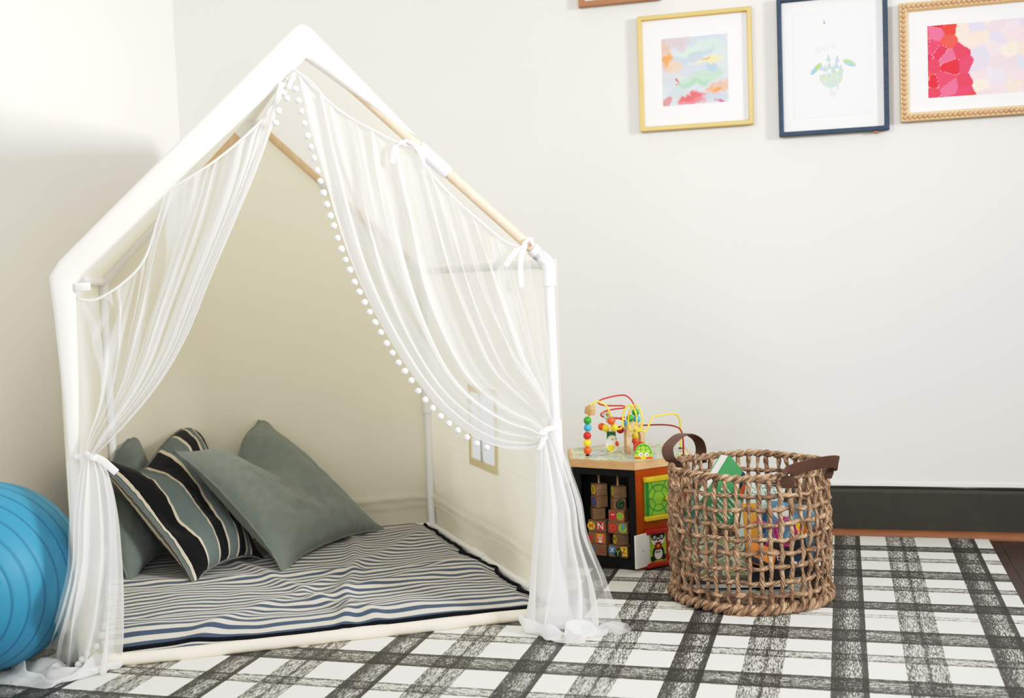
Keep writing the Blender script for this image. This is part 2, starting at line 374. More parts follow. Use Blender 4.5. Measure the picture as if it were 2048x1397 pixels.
pole(T(0, FZ+.013), T(TW, FZ+.013), M_pvc); pole(TFR+z0, BR+z0, M_pvc); pole(BL+z0, BR+z0, M_pvc); pole(TF+z0, BL+z0, M_pvc)
def between(a, b, t0, t1, r=.0165): connector([V(a).lerp(V(b), t0+(t1-t0)*i/4) for i in range(5)], r)
def elbow(p, a, b, L=.055):
    p, a, b = V(p), V(a), V(b); q0 = p+(a-p).normalized()*L; q1 = p+(b-p).normalized()*L
    connector([q0, q0.lerp(p, .5), q0.lerp(p, .85), (q0*.08+p*.84+q1*.08), q1.lerp(p, .85), q1.lerp(p, .5), q1])
between(RF, FRt, .455, .575); between(RB, BRt, .40, .52); between(RB, BLt, .42, .5)
elbow(FRt, RF, T(TW, .3)); elbow(FRt, RF, BRt, .04); elbow(BRt, RB, BR, .06); elbow(BRt, FRt, BR, .05); elbow(RB, BLt, BRt, .07); elbow(RF, FLt, FRt, .05); elbow(FLt, RF, T(0, .3)); elbow(BLt, RB, BL)
between(T(TW, FZ), FRt, .44, .56); between(BR, BRt, .46, .56)
for t0 in (.18, .52): between(TFR+z0, BR+z0, t0, t0+.09, .016)
# canvas
def quad_panel(a, b, c, d, nu, nv, bulge=None):
    a, b, c, d = map(V, (a, b, c, d)); n = (b-a).cross(d-a).normalized()
    def fn(u, v):
        p = a.lerp(b, u).lerp(d.lerp(c, u), v); return p+n*(bulge(u, v) if bulge else 0)
    return fn
up = V((0, 0, .013))
of = E2*.004
rnd = lambda u, v, k: .004*nz(u*5+k, v*5)+.0015*nz(u*17, v*17+k)
mb = MB().grid(quad_panel(FLt+up+of, RF+up*1.3+of, RB+up*1.3, BLt+up, 1, 1, lambda u, v: -.006*math.sin(PI*u)*math.sin(PI*v)+rnd(u, v, 3)*math.sin(PI*u)*math.sin(PI*v)), 24, 24)
mb.build('roof_panel', M_canvas, tent)
mb = MB().grid(quad_panel(RF+up*1.3+of, FRt+up+of, BRt+up, RB+up*1.3, 1, 1, lambda u, v: -.006*math.sin(PI*u)*math.sin(PI*v)+rnd(u, v, 5)*math.sin(PI*u)*math.sin(PI*v)), 24, 24)
mb.build('roof_panel', M_canvas, tent)
def hem(z): # rolled seam round the bottom
    return .015*math.exp(-((z-.112)/.008)**2)+.010*math.exp(-((z-.085)/.006)**2)
# right side wall with window opening
out = V((E1.x, E1.y, 0)); sv = (BR-TFR); sL = sv.length; sn = V((sv.y, -sv.x, 0)).normalized()
WU0, WU1, WV0, WV1 = .50, .70, .30, .50
us = sorted(set([i/40 for i in range(41)]+[WU0/sL, WU1/sL])); hs = sorted(set([i*.0125 for i in range(71)]+[WV0, WV1, .112, .108, .116, .104, .12, .085, .082, .088, .079, .091]))
def sidepos(u, z): return TFR+sv*u+V((0, 0, z+FZ))+sn*(.0135-hem(z)+(.010*nz(u*6, z*2.2)+.004*nz(u*16, z*3, 2))*math.sin(PI*u)*sm(0, .15, z)*sm(HE, .6, z))
vs = [sidepos(u, z*(HE+.005)/.875) for z in hs for u in us]; w = len(us); fs = []
for j in range(len(hs)-1):
    for i in range(w-1):
        uc = (us[i]+us[i+1])/2*sL; zc = (hs[j]+hs[j+1])/2
        if WU0 < uc < WU1 and WV0 < zc < WV1: continue
        fs.append([j*w+i, j*w+i+1, (j+1)*w+i+1, (j+1)*w+i])
side = MB().add(vs, fs).build('side_panel', M_canvas, tent); side['label'] = 'right canvas side with a small window'
wb = MB(); q = lambda uu, zz, o=.004: sidepos(uu/sL, zz)-sn*o
bw = .022
for (a0, a1, b0, b1) in ((WU0-bw, WU1+bw, WV0-bw, WV0), (WU0-bw, WU1+bw, WV1, WV1+bw), (WU0-bw, WU0, WV0, WV1), (WU1, WU1+bw, WV0, WV1)):
    wb.grid(lambda u, v: q(lerp(a0, a1, u), lerp(b0, b1, v)), 6, 6)
wf = wb.build('window_border', M_winborder, side); wf['label'] = 'tan binding round the tent window'
wb = MB().grid(lambda u, v: q(lerp(WU0, WU1, u), lerp(WV0, WV1, v), -.001), 6, 6)
pane_m = cloth_mat('milky_vinyl', '#eef4fb', .6)
wb.build('window_pane', pane_m, side)['label'] = 'milky clear vinyl pane'
wb = MB().box(q((WU0+WU1)/2, (WV0+WV1)/2, .006), (.014, .003, WV1-WV0), frame(sv, (0, 0, 1)) @ Matrix(((1, 0, 0), (0, 0, 1), (0, 1, 0))) if False else frame(sv, -sn))
wb.build('window_bar', M_ribbon, side)
# left side, back
sv2 = BL-TF; sn2 = V((-sv2.y, sv2.x, 0)).normalized()
MB().grid(lambda u, v: TF+sv2*u+V((0, 0, v*HE+FZ))+sn2*(.0135-hem(v*HE)+.018*math.sin(PI*u)*math.exp(-((v-.42)/.16)**2)+.006*nz(u*5, v*3)*math.sin(PI*u)), 30, 70).build('side_panel', M_canvas, tent)
bv = BR-BL; bn = V((-bv.y, bv.x, 0)).normalized()
def backpos(u, v):
    top = lerp(HE, RB.z, 1-abs(2*u-1)); z = v*top; p = BL+bv*u+(V((RB.x, RB.y, 0))-(BL+BR)/2)*(1-abs(2*u-1))*v
    return p+V((0, 0, z+FZ))+bn*(.0135-hem(z)+(.008*nz(u*4, z*3)+.004*nz(u*9+3, z*8))*math.sin(PI*u)*sm(0, .2, v)*sm(1, .8, v))
MB().grid(backpos, 40, 100).build('back_panel', M_canvas, tent)
# front trim sleeve: stations (outer, inner)
ST = [((-.012, .006), (.016, .006)), ((-.007, .25), (.013, .25)), ((-.006, .413), (.012, .413)), ((-.008, .511), (.017, .511)), ((-.010, .611), (.021, .605)), ((-.015, .721), (.025, .71)), ((-.019, .808), (.027, .80)), ((-.0225, .85), (.028, .84)),
      ((-.024, .885), (.030, .866)), ((-.002, .918), (.046, .886)), ((.12, 1.037), (.165, .996)), ((.25, 1.163), (.29, 1.118)), ((.40, 1.306), (.43, 1.246)), ((.500, 1.403), (.522, 1.332)), ((.531, 1.431), (.543, 1.350)), ((.546, 1.438), (.552, 1.358)), ((.563, 1.431), (.563, 1.349)), ((.60, 1.393), (.60, 1.323)), ((.70, 1.288), (.69, 1.256)), ((.76, 1.225), (.75, 1.212)), ((.800, 1.184), (.797, 1.184))]
mb = MB(); vs = []; SG = 16
for (O, I) in ST:
    c = V(((O[0]+I[0])/2, (O[1]+I[1])/2)); h = V(((O[0]-I[0])/2, (O[1]-I[1])/2))
    th = min(.0205, .006+h.length*.75)
    for k in range(SG):
        a = 2*PI*k/SG; ca, sa = math.cos(a), math.sin(a)
        e = math.copysign(abs(ca)**.55, ca); g = math.copysign(abs(sa)**.55, sa)
        pp = c+h*e; vs.append(T(pp.x, pp.y, g*th))
fs = [[i*SG+k, i*SG+(k+1) % SG, (i+1)*SG+(k+1) % SG, (i+1)*SG+k] for i in range(len(ST)-1) for k in range(SG)]
fs += [list(range(SG))[::-1], list(range((len(ST)-1)*SG, len(ST)*SG))]
mb.add(vs, fs)
tr = mb.build('front_trim', M_trim, tent, angle=60); tr['label'] = 'white canvas sleeve over left post and gable'
pts = [T(.004, .20, -.002), T(.004, .10, -.002), T(.008, .055, -.003), T(.022, .028, -.004), T(.05, .0175+FZ, -.005)]+[T(s, FZ+.0125+.002*nz(s*6), -.004+.004*nz(s*5, 2)) for s in (.1, .16, .22, .3, .4, .5, .6, .7, .8, .9, 1.0, 1.08, 1.115)]
pts = spline(pts, 70)
MB().tube(pts, [.0145+.0014*nz(i*.22, 5) for i in range(71)], 14).build('base_sleeve', M_sleeve, tent)['label'] = 'cream canvas sleeve over the front base rod'

# ------------------------------------------------------------------ sheer curtains
def coons(u, v, Tc, Bc, Lc, Rc):
    P00, P10, P01, P11 = Tc(0), Tc(1), Bc(0), Bc(1)
    return Tc(u)*(1-v)+Bc(u)*v+Lc(v)*(1-u)+Rc(v)*u-(P00*(1-u)*(1-v)+P10*u*(1-v)+P01*(1-u)*v+P11*u*v)
def fold(u, v, k, n=11, wob=1.6, wf=6, a0=.7, a1=1.7):
    """where the cloth doubles over itself: sideways shift and depth"""
    th = 2*PI*(n*u+wob*nz(u*wf+k, v*.7)+.3*wob*nz(u*wf*2.5, v*1.2, k))
    A = a0+a1*max(0, min(1, .5+1.5*nz(u*7+k*3, v*.9, 4)))
    return A*math.sin(th)/(2*PI*n), math.cos(th)*(.5+.5*A)
def curtain(name, label, Tp, Lp, Rp, skL, skR, bot, pool, key, d_top, d_g, poms, ties):
    c3 = lambda l: [V((p[0], p[1], 0)) for p in l]
    Tc, Lc, Rc = Curve(c3(Tp)), Curve(c3(Lp)), Curve(c3(Rp)); Bc = Curve(c3([Lp[-1], ((Lp[-1][0]+Rp[-1][0])/2, (Lp[-1][1]+Rp[-1][1])/2), Rp[-1]]))
    gx = (Lp[-1][0]+Rp[-1][0])/2
    root = thing(name, T(gx, FZ, d_g), label, 'curtain', 'sheer curtains on the tent front')
    mb = MB(); NU, NV = 300, 56
    def upper(u, v):
        du, dz = fold(u, v, key); uu = u+du*sm(0, .03, u)*sm(1, .97, u); uu = min(1, max(0, uu))
        p = coons(uu, v, Tc, Bc, Lc, Rc)
        d = lerp(d_top, d_g, sm(.2, 1, v))+dz*lerp(.006, .010, sm(0, .3, v))+.012*nz(u*3, v*3, key)*math.sin(PI*v)
        # bunching towards the tie
        g = sm(.80, 1, v); d += g*.012*math.sin(u*2*PI*2.3)
        lift = .034*math.sin(PI*u)*sm(.62, .88, v)*sm(1, .93, v)*(1 if key > 3 else .3)
        return T(p.x, p.y+lift+.004*dz*(1-sm(0, .05, v)), d)
    mb.grid(upper, NU, NV)
    # skirt below the tie
    sl, sr = Curve(skL), Curve(skR); bc = Curve(bot); g0, g1 = skL[0], skR[0]
    tc2 = Curve([g0, (V(g0)+V(g1))/2, g1])
    N2, V2 = 260, 54
    def skirt(u, v):
        du, dz = fold(u, v*1.2, key+9, 5, .9, 3, .4, 1.3); uu = min(1, max(0, u+du*1.5*sm(0, .04, u)*sm(1, .96, u)))
        p = coons(uu, v, tc2, bc, sl, sr)
        amp = lerp(.012, .022, sm(0, .4, v)); p = p+E2*(dz*amp-.03*math.sin(PI*v)*math.sin(PI*u)+.02*nz(u*3, v*2, key))
        p.z = max(p.z+.012*dz*sm(.8, 1, v), FZ+.003+.004*(dz+1)*.5); return p
    mb.grid(skirt, N2, V2, 1)
    # cloth lying on the floor
    pc = Curve(pool)
    def pool_(u, v):
        a = bc(u); b = pc(u); p = a.lerp(b, v); r = (1+math.sin(v*PI*2.2+nz(u*4, v*2, key)*6))*.5
        hgt = .040*math.sin(PI*min(1, v*.9+.08))*r*(.35+1.1*abs(nz(u*4, v*2.2, key+1)))
        p.z = FZ+.004+hgt+.003*abs(nz(u*14, v*4)); p += V((.03*nz(u*6, v*3, 2), .03*nz(u*6, v*3, 7), 0)); return p
    mb.grid(pool_, 220, 26, 1)
    mb.build('sheer_panel', [M_sheer, M_skirtL if key < 3 else M_skirtR], root)
    # rolled header and side hem
    hd = MB(); hp = [upper(i/90, 0) for i in range(91)]
    hd.tube([p-E2*.002 for p in spline([T(p[0], p[1], d_top) for p in Tp], 90)], .0028, 6); hd.build('header', M_ribbon, root)
    pm = None
    for p in poms:
        if pm is None: pm = MB().ball((0, 0, 0), .0080, 0, 12, 8); pm = pm.build('pompom', M_pom); o = pm
        else: o = pm.copy(); COL.objects.link(o)
        o.parent = root; o.location = V(p)-root.location; o.rotation_euler = (random.random()*3, random.random()*3, 0); o.scale = [random.uniform(.9, 1.08) for _ in range(3)]
    for pts, w in ties: MB().tube(spline(pts, 16), .003, 8, flat=(w, .0016, tuple(V((0, 0, 1))*.55+E1*.83 if abs((V(pts[-1])-V(pts[0])).normalized().z) > .55 else V((0, 0, 1))))).build('tie_ribbon', M_ribbon, root)
    return root, Lc
# left curtain
Lt = [(.505, 1.299), (.486, 1.279), (.46, 1.239), (.42, 1.198), (.351, 1.142), (.289, 1.101), (.233, 1.066), (.212, 1.013), (.177, .92), (.132, .869), (.067, .83), (.024, .835)]
Li = [(.505, 1.299), (.489, 1.262), (.47, 1.206), (.426, 1.099), (.376, .993), (.315, .865), (.26, .743), (.195, .64), (.115, .549), (.050, .487)]
Lo = [(.024, .835), (.027, .743), (.030, .655), (.028, .555), (.020, .487)]
dg = -.024
skl = [front(166, 914, dg), front(150, 960, -.05), front(139, 1040, -.07), front(137, 1130, -.08), front(116, 1220, -.10), fl(86, 1305, .02)]
skr = [front(194, 914, dg), front(216, 950, -.035), front(236, 1030, -.045), front(246, 1130, -.05), front(248, 1230, -.05), fl(244, 1330, .015)]
botL = [fl(86, 1305, .02), fl(130, 1330, .015), fl(180, 1345, .012), fl(244, 1330, .015)]
poolL = [fl(-15, 1352), fl(10, 1378), fl(90, 1385), fl(150, 1372), fl(215, 1352)]
pomL = [front(577, 160, -.01), front(567, 186, -.01), front(574, 197, -.012), front(557, 222, -.012), front(551, 246, .0)]
pomL += [front(x, y, -.04) for x, y in ((219, 1178), (218, 1206), (216, 1229), (210, 1252), (203, 1272), (192, 1293), (175, 1308), (165, 1320), (157, 1330))]
tiesL = [([front(186, 914, -.036), front(165, 912, -.034), front(148, 917, -.03)], .012), ([front(186, 914, -.036), front(205, 922, -.04), front(233, 946, -.045)], .016), ([front(170, 906, -.038), front(186, 917, -.042), front(197, 914, -.036)], .012),
         ([front(150, 574, -.021), front(165, 574, -.024), front(181, 573, -.022)], .018), ([front(566, 165, -.022), front(560, 180, -.024), front(556, 200, -.02)], .012), ([front(590, 145, -.022), front(583, 160, -.02), front(578, 178, -.02)], .010)]
curtain('sheer_curtain', 'white sheer curtain tied back to left tent post beside blue ball', Lt, Li, Lo, skl, skr, botL, poolL, 1.0, .024, dg, pomL, tiesL)
# right curtain
Rt_ = [(.524, 1.333), (.559, 1.307), (.597, 1.262), (.647, 1.224), (.709, 1.19), (.761, 1.164), (.796, 1.152), (.818, 1.111), (.875, 1.043), (.946, .978), (1.005, .93), (1.055, .914)]
Ri = [(.526, 1.329), (.54, 1.268), (.554, 1.2), (.573, 1.12), (.6, 1.005), (.637, .882), (.69, .758), (.756, .637), (.824, .543), (.901, .474), (.974, .438), (1.037, .432), (1.080, .445)]
Ro = [(1.055, .914), (1.074, .838), (1.092, .74), (1.104, .640), (1.109, .575), (1.098, .520)]
dr = -.022
skl = [front(1078, 882, dr), front(1074, 960, -.035), front(1069, 1050, -.045), front(1062, 1150, -.055), fl(1048, 1256, .012)]
skr = [front(1110, 860, dr), front(1136, 915, -.035), front(1168, 1000, -.05), front(1180, 1075, -.06), front(1214, 1160, -.07), fl(1253, 1268, .01)]
botR = [fl(1048, 1256, .012), fl(1100, 1272, .014), fl(1160, 1268, .014), fl(1253, 1268, .01)]
poolR = [fl(1046, 1262), fl(1085, 1284), fl(1135, 1297), fl(1185, 1284), fl(1256, 1270)]
ic = Curve([T(p[0], p[1], 0) for p in Ri]); pomR = []
tot = sum((ic(i/200)-ic((i-1)/200)).length for i in range(1, 201)); npom = 38
for i in range(npom):
    t = .01+.885*i/npom; a, b = ic(t), ic(min(1, t+.01)); tg = (b-a).normalized(); nrm = tg.cross(E2).normalized()
    if nrm.dot(E1) > 0 and nrm.z > 0: nrm = -nrm
    if nrm.dot(-E1+V((0, 0, -1))) < 0: nrm = -nrm
    dd = lerp(-.014, dr-.01, t); pomR.append(a+nrm*.011+E2*dd+V((0, 0, .002*random.uniform(-1, 1))))
tiesR = [([front(815, 282, -.022), front(795, 290, -.03), front(788, 305, -.03), front(785, 328, -.028)], .013), ([front(815, 282, -.022), front(838, 296, -.03), front(846, 318, -.026), front(850, 335, -.026)], .008),
         ([front(1062, 480, -.020), front(1046, 490, -.026), front(1030, 505, -.03), front(1010, 534, -.028)], .014), ([front(1050, 488, -.024), front(1043, 512, -.03), front(1041, 540, -.026), front(1044, 577, -.026)], .013), ([front(1068, 492, -.018), front(1060, 478, -.022), front(1046, 490, -.026)], .009),
         ([front(1088, 864, -.036), front(1100, 858, -.036), front(1119, 857, -.03)], .014), ([front(1090, 860, -.038), front(1087, 880, -.038), front(1078, 902, -.034)], .014), ([front(1080, 862, -.036), front(1088, 868, -.04), front(1092, 880, -.036)], .012)]
curtain('sheer_curtain', 'white sheer pompom-edged curtain tied back to right tent post beside toy table', Rt_, Ri, Ro, skl, skr, botR, poolR, 5.0, -.014, dr, pomR, tiesR)

# ------------------------------------------------------------------ striped blanket on the tent floor
def blanket():
    # tent-floor coordinates: u left to right, v front to back
    A, B, C, D = T(.035, 0, .022), T(TW-.03, 0, .022), BR-E1*.03-E2*.03, BL-E1*.03-E2*.03
    def ridge(x, c, w): return math.exp(-((x-c)/w)**2)
    def fn(u, v):
        e = .5*(1-sm(0, .06, v))+.0
        p = A.lerp(B, u).lerp(D.lerp(C, u), v)
        p += E1*(.014*nz(v*9, 3)*sm(.9, 1, u)+.012*nz(v*22, 8)*sm(.93, 1, u))+E2*(.012*nz(u*4, 5)*(1-sm(0, .12, v)))
        z = .030+.014*nz(u*3, v*3)+.007*nz(u*7+2, v*9)+.0025*nz(u*19, v*17, 3)+.018*math.exp(-((v-.09)/.06)**2)*(1-u)
        z += .55*(.016*ridge(u+.35*v, .60+.03*nz(v*6), .022)+.018*ridge(u-.25*v, .52+.03*nz(v*5, 4), .02)+.014*ridge(v-.25*u, .12+.04*nz(u*6), .03)+.015*ridge(v+.18*u, .58+.03*nz(u*5, 9), .025)+.014*ridge(u-.9*v, .18, .03))
        z += .010*ridge(v-.45*u, .0, .03)*sm(.3, .6, u)
        z *= sm(-.03, .085, v)*.85+.15; z *= .45+.55*sm(0, .05, 1-u); z *= .6+.4*sm(0, .05, 1-v)
        p.z = FZ+.004+max(.0, z)+.012*sm(.97, 1, v)
        
        return p
    m = mat('striped_blanket_cotton', '#ffffff', .85, 0, .1, None, (900, .25), .2); nt = m.node_tree; N = nt.nodes.new; L = nt.links.new; b = nt.nodes['Principled BSDF']
    uv = N('ShaderNodeUVMap'); sx = N('ShaderNodeSeparateXYZ'); L(uv.outputs[0], sx.inputs[0])
    mul = N('ShaderNodeMath'); mul.operation = 'MULTIPLY'; mul.inputs[1].default_value = 36.0
    w = N('ShaderNodeTexNoise'); w.inputs['Scale'].default_value = 2.2; w.inputs['Detail'].default_value = 2; L(uv.outputs[0], w.inputs[0])
    wa = N('ShaderNodeMath'); wa.operation = 'MULTIPLY_ADD'; wa.inputs[1].default_value = .018; L(w.outputs[0], wa.inputs[0]); L(sx.outputs['Y'], wa.inputs[2])
    L(wa.outputs[0], mul.inputs[0]); fr = N('ShaderNodeMath'); fr.operation = 'FRACT'; L(mul.outputs[0], fr.inputs[0])
    rp = N('ShaderNodeValToRGB'); cr = rp.color_ramp; cr.interpolation = 'CONSTANT'; dk, lt = (*hx('#48566a'), 1), (*hx('#c3beb4'), 1)
    cr.elements[0].position = 0; cr.elements[0].color = dk; cr.elements[1].position = .48; cr.elements[1].color = lt
    L(fr.outputs[0], rp.inputs[0]); L(rp.outputs[0], b.inputs['Base Color'])
    nav = mat('navy_binding', '#12161d', .8, 0, .1)
    root = MB().grid(fn, 150, 190).build('striped_blanket', m); 
    tag(root, 'blue-grey and cream striped blanket rumpled over the tent floor', 'blanket')
    bd = MB().tube([fn(1, i/90)+V((0, 0, .002)) for i in range(91)], .0055, 8).tube([fn(i/60, .016)+V((0, 0, .001)) for i in range(61)], .006, 8)
    bd.build('binding', nav, root)['label'] = 'dark navy edge binding'
    return fn
blk = blanket()

# ------------------------------------------------------------------ cushions
def cushion(name, label, corners, thick, m, bulge_dir, seed, dents=(), chop=(0, .5, .2, 2), seam=None):
    """corners a,b,c,d (u: a->b, v: a->d); puffed both ways along bulge_dir-facing normal"""
    a, b, c, d = [V(p) for p in corners]; n = ((b-a).cross(d-a)+(c-b).cross(a-b)+(d-c).cross(b-c)).normalized()
    if n.dot(V(bulge_dir)) < 0: n = -n
    ctr = (a+b+c+d)/4
    def base(u, v):
        p = a.lerp(b, u).lerp(d.lerp(c, u), v)
        # edges pull inwards between the corners
        k = .16*(math.sin(PI*u)**1.2*(abs(2*v-1)**3)+math.sin(PI*v)**1.2*(abs(2*u-1)**3))*.5
        p = p.lerp(ctr, k*.75-.125*abs(2*u-1)**7*abs(2*v-1)**7)
        if chop[0]: p.z -= chop[0]*math.exp(-((u-chop[1])/chop[2])**2)*(1-v)**chop[3]
        return p
    def prof(u, v):
        x = max(0, 1-abs(2*u-1)**2.6); y = max(0, 1-abs(2*v-1)**2.6); return (x*y)**.5
    def f(sgn):
        def g(u, v):
            p = base(u, v); h = prof(u, v)
            w = .010*nz(u*4+seed, v*4)+.006*nz(u*9+seed, v*9, 2)+.0025*nz(u*24, v*24, seed)
            for (du, dv, rr, am) in dents: h_ = math.exp(-(((u-du)**2+(v-dv)**2)/rr**2)); w -= am*h_
            edge = 1-sm(0, .07, min(u, v, 1-u, 1-v))
            return p+n*(sgn*(thick*h)+w*(h if sgn > 0 else h*.3)+.004*edge*nz(u*26+seed, v*26, 5))
        return g
    mb = MB(); mb.grid(f(1), 64, 64); k = len(mb.f); mb.grid(f(-1), 40, 40)
    for i in range(k, len(mb.f)): mb.f[i] = mb.f[i][::-1]; mb.uv[i] = mb.uv[i][::-1]
    root = mb.build(name, m); tag(root, label, 'pillow')
    e = MB(); pts = [f(1)(t, 0) for t in [i/40 for i in range(40)]]+[f(1)(1, i/40) for i in range(40)]+[f(1)(1-i/40, 1) for i in range(40)]+[f(1)(0, 1-i/40) for i in range(40)]
    e.tube(pts, .0042, 8, closed=True)
    e.build('seam_welt', seam or m, root)
    return root
def fab(name, c1, c2):
    m = mat(name, c1, .9, 0, .1, (c2, 40), (1100, .5), .3); return m
M_sage = fab('sage_grey_linen', '#7d857f', '#757d77')
M_sage2 = fab('grey_green_linen', '#727b77', '#6b7470')
def stripe_mat():
    m = mat('striped_pillow_weave', '#ffffff', .9, 0, .1, None, (900, .5), .1); nt = m.node_tree; N = nt.nodes.new; L = nt.links.new; b = nt.nodes['Principled BSDF']
    uv = N('ShaderNodeUVMap'); sx = N('ShaderNodeSeparateXYZ'); L(uv.outputs[0], sx.inputs[0])
    rp = N('ShaderNodeValToRGB'); cr = rp.color_ramp; cr.interpolation = 'CONSTANT'
    bl, cr_, gr = (*hx('#17181a'), 1), (*hx('#cdc3b2'), 1), (*hx('#6f7a7a'), 1)
    seq = [(0, gr), (.012, cr_), (.035, bl), (.20, cr_), (.222, gr), (.39, cr_), (.412, bl), (.545, cr_), (.567, gr), (.695, cr_), (.717, bl), (.82, cr_), (.84, gr), (.888, cr_), (.906, bl)]
    cr.elements[0].position = 0; cr.elements[0].color = seq[0][1]; cr.elements[1].position = seq[-1][0]; cr.elements[1].color = seq[-1][1]
    for p, c in seq[1:-1]: e = cr.elements.new(p); e.color = c
    L(sx.outputs['X'], rp.inputs[0])
    # fine ribs in the grey bands
    w = N('ShaderNodeMath'); w.operation = 'MULTIPLY'; w.inputs[1].default_value = 2*PI*95; L(sx.outputs['X'], w.inputs[0])
    s = N('ShaderNodeMath'); s.operation = 'SINE'; L(w.outputs[0], s.inputs[0]); r2 = N('ShaderNodeMapRange'); r2.inputs[1].default_value = -.6; r2.inputs[2].default_value = .9; r2.inputs[3].default_value = 1.08; r2.inputs[4].default_value = .68; L(s.outputs[0], r2.inputs[0])
    mx = N('ShaderNodeMix'); mx.data_type = 'RGBA'; mx.blend_type = 'MULTIPLY'; mx.inputs[0].default_value = 1; L(rp.outputs[0], mx.inputs[6]); L(r2.outputs[0], mx.inputs[7]); L(mx.outputs[2], b.inputs['Base Color']); return m
M_stripe = stripe_mat()
tocam = (CAM-V((-1.8, 3.2, .2))).normalized()
def bz(x, y, Y): return at(x, y, Y)
# grey pillow at the left, mostly behind the striped one
cushion('throw_pillow', 'grey-green pillow at the back left, behind the striped pillow', [bz(150, 950, 2.95), bz(270, 872, 3.22), bz(352, 1090, 3.12), fl(260, 1158, .045)], .065, M_sage2, tocam, 2.0, [(.55, .1, .2, .02)], (.06, .45, .17, 2))
cushion('throw_pillow', 'black, grey and cream striped pillow between two plain grey pillows', [bz(196, 915, 2.86), bz(390, 848, 3.36), fl(512, 1108, .06), fl(388, 1156, .05)], .060, M_stripe, tocam, 11.0, [(.45, .05, .22, .035), (.12, .62, .14, .045), (.5, .60, .10, .02), (.75, .3, .1, .015)], (.075, .34, .25, 2.2))
cushion('throw_pillow', 'plain sage-grey pillow lying in front at right of the pile', [bz(374, 914, 2.98), bz(527, 846, 3.42), fl(752, 1056, .05), fl(566, 1130, .05)], .078, M_sage, tocam, 23.0, [(.5, .10, .2, .035), (.55, .62, .08, .010), (.4, .5, .07, .008), (.3, .72, .06, .009)], (.092, .50, .15, 1.8))

# ------------------------------------------------------------------ exercise ball
def gym_ball():
    c = V((-1.866, 2.182, .213+FZ)); r = .2115
    ax = (CAM-c).normalized()*.88-RT*.38-UP*.26; ax.normalize(); x = ax.cross(V((0, 0, 1))).normalized(); y = ax.cross(x)
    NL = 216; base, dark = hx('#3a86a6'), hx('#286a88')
    mb = MB(); st = 12
    def fn(u, v):
        t = PI*v; lat = v*NL; g = max(0, 1-abs(((lat+st/2) % st)-st/2)/1.3)*(1 if .08 < v < .92 else 0); rr = r-.0022*g
        d = ax*math.cos(t)+(x*math.cos(2*PI*u)+y*math.sin(2*PI*u))*math.sin(t); p = c+d*rr; p.z = max(p.z, FZ+.0005); return p
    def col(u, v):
        lat = v*NL; g = max(0, 1-abs(((lat+st/2) % st)-st/2)/1.2)*(1 if .08 < v < .92 else 0); return mixc(base, dark, g)  # groove shading painted in as a darker blue
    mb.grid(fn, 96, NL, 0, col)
    m = attr_mat('blue_ball_vinyl', .5, .4, (700, .12))
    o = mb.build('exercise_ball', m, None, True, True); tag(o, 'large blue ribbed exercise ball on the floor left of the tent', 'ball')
gym_ball()

# ------------------------------------------------------------------ pictures on the wall
YF = YB-.004
def wp(x, z, off=0.): return V((x, YF-off, z))
def painted(parent, name, x0, x1, z0, z1, off, fn, nu=90, nv=90, m=None):
    mb = MB().grid(lambda u, v: wp(lerp(x0, x1, u), lerp(z0, z1, v), off), nu, nv, 0, lambda u, v: tuple(.86*max(0, q)**1.3 for q in fn(u, v)))
    return mb.build(name, m or M_paint, parent, False, True)
def picture(label, x0, x1, z0, z1, fw, fm, mx, art, fd=.022, group=None, lip=None):
    t = thing('framed_picture', wp((x0+x1)/2, z0), label, 'picture', 'framed pictures on the wall')
    mb = MB()
    ring = [((x0, z0), (x1, z1), 0), ((x0, z0), (x1, z1), fd*.85), ((x0+.002, z0+.002), (x1-.002, z1-.002), fd), ((x0+fw*.8, z0+fw*.8), (x1-fw*.8, z1-fw*.8), fd*.95), ((x0+fw, z0+fw), (x1-fw, z1-fw), fd*.55), ((x0+fw, z0+fw), (x1-fw, z1-fw), .002)]
    vs = []
    for (a, b, d) in ring: vs += [wp(a[0], a[1], d), wp(b[0], a[1], d), wp(b[0], b[1], d), wp(a[0], b[1], d)]
    mb.add(vs, [[i*4+k, i*4+(k+1) % 4, (i+1)*4+(k+1) % 4, (i+1)*4+k] for i in range(len(ring)-1) for k in range(4)])
    fr = mb.build('frame', fm, t, False)
    MB().box(wp((x0+x1)/2, (z0+z1)/2, .005), (x1-x0-2*fw+.004, .006, z1-z0-2*fw+.004)).build('mat_board', mx, t, False)
    if art: art(t)
    return t, fr
M_mat = mat('white_mat_board', (.80, .80, .81), .35, 0, .4)
M_gold = mat('gold_frame', (.64, .41, .16), .42, .15, .5, ((.58, .37, .14), 8))
M_navy = mat('navy_wood_frame', (.026, .046, .082), .5, 0, .3, ((.04, .065, .105), 30, (1, 1, 6)), (200, .2))
M_champ = mat('champagne_frame', (.66, .43, .235), .45, .1, .4)
M_bead = mat('beaded_moulding', (.44, .25, .145), .45, .1, .4, ((.55, .34, .21), 60))
M_brown = mat('brown_wood_frame', (.30, .14, .07), .45)
def blobs(base, lst, warp=.06):
    def fn(u, v):
        c = base; uu = u+warp*nz(u*7, v*7, 1)+.5*warp*nz(u*19, v*25, 3); vv = v+warp*nz(u*7, v*7, 5)+.4*warp*nz(u*21, v*19, 9)
        for (x, y, rx, ry, an, col, al) in lst:
            dx, dy = uu-x, vv-y; ca, sa = math.cos(an), math.sin(an); q = math.hypot((dx*ca+dy*sa)/rx, (-dx*sa+dy*ca)/ry)
            a = 1-sm(.7, 1.1, q)
            if a > 0: c = mixc(c, hx(col), a*al)
        n = .03*nz(u*30, v*30, 2); return tuple(max(0, q+n) for q in c)
    return fn
